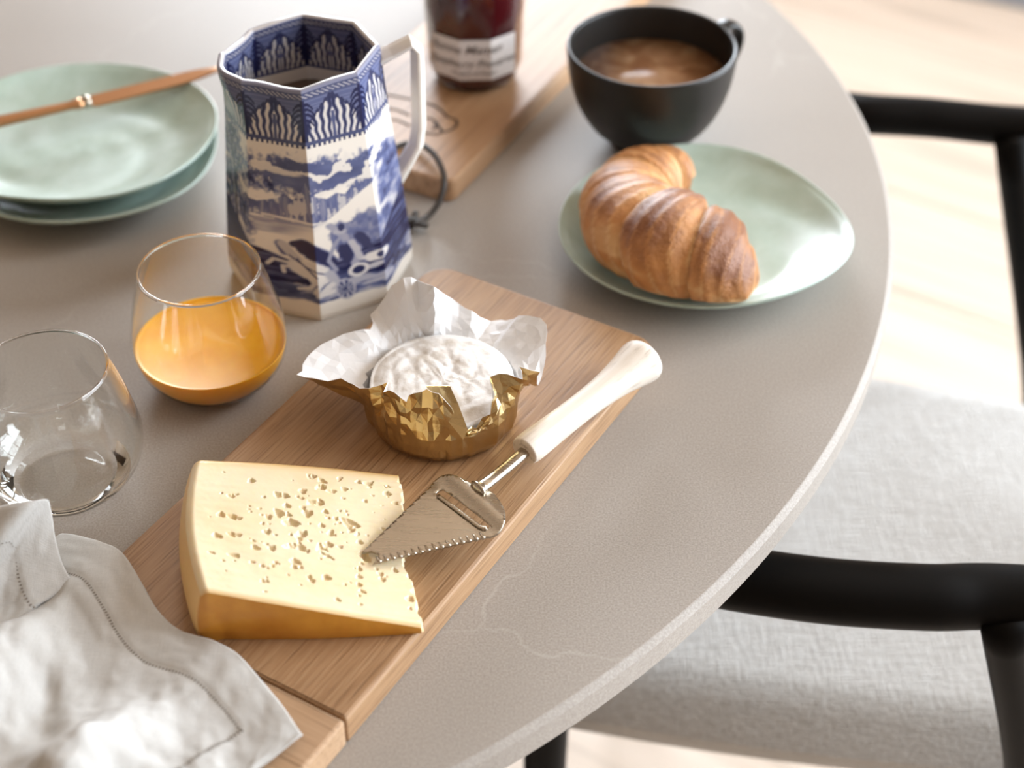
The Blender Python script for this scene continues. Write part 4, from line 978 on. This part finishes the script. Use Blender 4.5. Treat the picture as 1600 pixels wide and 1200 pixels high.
# neck that clasps the blade, then the shaft
nk = [R3(*bl(742, 772), blade_z(*bl(742, 772)) + 0.0011), R3(*bl(752, 766), blade_z(*bl(752, 766)) + 0.0018), R3(*bl(766, 756), 0.0024)]
hb = P(826, 700, BT + 0.0135) - Vector((so.x, so.y, BT)); 
v, f = tube(catmull(nk + [(nk[-1] + hb) / 2 + Vector((0, 0, -0.0005)), hb], 6), [0.0012, 0.0038, 0.0052, 0.0056, 0.0052, 0.0048, 0.0044, 0.0041, 0.0039, 0.0037, 0.0036, 0.0036] + [0.0036] * 13, 16, True, 0.62); mesh('shaft', v, f, M['steel'], sl)
he = P(1000, 566, BT + 0.0145) - Vector((so.x, so.y, BT))
hdir = (he - hb); hang = math.atan2(hdir.y, hdir.x); hL = hdir.length
hprof = [(-0.004, 0.0), (-0.0038, 0.0074), (-0.0015, 0.0088), (0.004, 0.0091), (0.018, 0.0086), (0.038, 0.0082), (0.056, 0.0086), (0.072, 0.0100), (0.084, 0.0122), (0.0925, 0.0138), (0.0965, 0.0128), (0.0985, 0.0085), (0.0990, 0.0)]
kx = (hL + 0.004) / 0.0965
pr = catmull([Vector((a * kx, b, 0)) for a, b in hprof], 5)
vs_ = []
for q in pr:
    for k in range(28):
        a = 2 * math.pi * k / 28; r = max(q.y, 0.0); vs_.append((q.x, r * math.cos(a), r * 0.92 * math.sin(a)))
o = mesh('handle', vs_, grid_faces(28, len(pr), True), M['handle'], sl, loc=hb)
o.rotation_euler = (0, -math.asin(max(-1, min(1, hdir.z / hL))), hang)

# ================================================================== linen napkin
def napkin():
    E_ = [(-110, 840, .030), (-40, 806, .046), (10, 792, .055), (50, 784, .058), (73, 782, .055), (80, 800, .047), (86, 838, .036), (97, 880, .026), (113, 908, .019), (122, 905, .0155), (112, 880, .0125), (98, 850, .011), (95, 838, .012), (120, 838, .017), (160, 850, .021), (192, 866, .0235), (222, 912, .0225), (248, 956, .0215), (284, 988, .0225), (335, 1003, .0250), (372, 1024, .0240), (408, 1062, .0225), (440, 1102, .0215), (462, 1134, .0225), (473, 1151, .0220)]
    E = catmull([P(*e) for e in E_], 9); n = len(E); Ev = np.array([tuple(q) for q in E])
    p0, p1 = Ev[0].copy(), Ev[-1].copy(); s = np.concatenate([[0], np.cumsum(np.linalg.norm(np.diff(Ev, axis=0), axis=1))]); s /= s[-1]
    L = p0[None] * (1 - s[:, None]) + p1[None] * s[:, None]
    D = np.array([-0.70, -0.714, 0]); NB_ = 110; B = 0.20; bs = (np.linspace(0, 1, NB_) ** 1.15) * B
    rg = np.random.default_rng(9); nz = fbm((NB_, n), (4, 6), 3, rg); fine = fbm((NB_, n), (14, 22), 3, rg)
    pts = np.zeros((NB_, n, 3))
    for j, b in enumerate(bs):
        k = float(sstep(0.0, 0.16, np.array(b))) * 0.85
        q = Ev * (1 - k) + L * k + D[None] * b
        pts[j] = q
    X, Y = pts[..., 0], pts[..., 1]
    perp_c = X * bn.x + Y * bn.y; onb = sstep(BP0 - 0.03, BP0 + 0.004, perp_c)
    rest = 0.0045 + (BT + 0.0015 - 0.0045 + 0.0008) * onb
    bb = bs[:, None]; ss_ = s[None, :]
    zE = Ev[None, :, 2]
    folds = 0.012 * np.exp(-((ss_ - 0.52 - 0.9 * bb) / 0.07) ** 2) * sstep(0.02, 0.07, bb) + 0.016 * np.exp(-((ss_ - 0.80 - 0.35 * bb) / 0.06) ** 2) * sstep(0.03, 0.08, bb) \
        + 0.022 * np.exp(-((ss_ - 0.18 - 0.6 * bb) / 0.09) ** 2) * sstep(0.0, 0.05, bb) + 0.016 * np.exp(-((ss_ - 0.38 - 0.2 * bb) / 0.05) ** 2) * sstep(0.05, 0.12, bb)
    lay = rest + folds + 0.024 * (nz - 0.42) * sstep(0.01, 0.08, bb) + 0.006 * (fine - 0.5) * sstep(0.003, 0.03, bb) + 0.006 * sstep(0.02, 0.10, bb)
    k = sstep(0.0, 0.060, bb); Z = zE * (1 - k) + lay * k
    Z += 0.0030 * (fine - 0.5)
    Z = np.maximum(Z, rest)
    hem = (bb < 0.021) | (ss_ > 0.935); Z = Z + 0.0007 * hem
    pts[..., 2] = Z
    return pts, s, bs
np_, ns, nb_ = napkin()
no = Vector((-0.2, 0.48, 0.0))
nk_ = empty('linen_napkin', W(no)); tag(nk_, 'rumpled pale linen napkin with hemstitched border on board corner', 'napkin')
nn0, nn1 = np_.shape[:2]
o = mesh('cloth', np_.reshape(-1, 3) - np.array(no), grid_faces(nn1, nn0), M['linen'], nk_)
sm = o.modifiers.new('thick', 'SOLIDIFY'); sm.thickness = 0.0008; sm.offset = 0
# hemstitch: a row of small dark dashes painting the shade inside the drawn-thread holes
def stitch_holes(path):
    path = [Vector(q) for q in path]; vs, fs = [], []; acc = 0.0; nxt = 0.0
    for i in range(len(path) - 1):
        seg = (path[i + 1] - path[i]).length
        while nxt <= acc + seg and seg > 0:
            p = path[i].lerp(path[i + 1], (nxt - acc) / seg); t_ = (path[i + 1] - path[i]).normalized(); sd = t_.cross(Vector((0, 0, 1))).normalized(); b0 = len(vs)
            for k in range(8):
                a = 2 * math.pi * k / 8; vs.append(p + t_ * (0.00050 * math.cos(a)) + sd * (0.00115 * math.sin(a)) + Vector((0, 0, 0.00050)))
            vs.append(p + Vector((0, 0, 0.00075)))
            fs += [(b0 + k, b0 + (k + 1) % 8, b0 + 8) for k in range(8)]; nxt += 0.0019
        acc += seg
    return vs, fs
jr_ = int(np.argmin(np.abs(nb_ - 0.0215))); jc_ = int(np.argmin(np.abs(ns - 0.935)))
v1, f1 = stitch_holes([np_[jr_, i] for i in range(0, jc_ + 1)]); v2, f2 = stitch_holes([np_[j, jc_] for j in range(jr_, nn0)])
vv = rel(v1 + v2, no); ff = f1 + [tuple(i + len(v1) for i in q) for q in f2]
o2 = mesh('hemstitch_shade_dashes', vv, ff, M['hole_shade'], nk_); tag(o2, 'drawn-thread hemstitch holes with painted shade', kind='stuff')
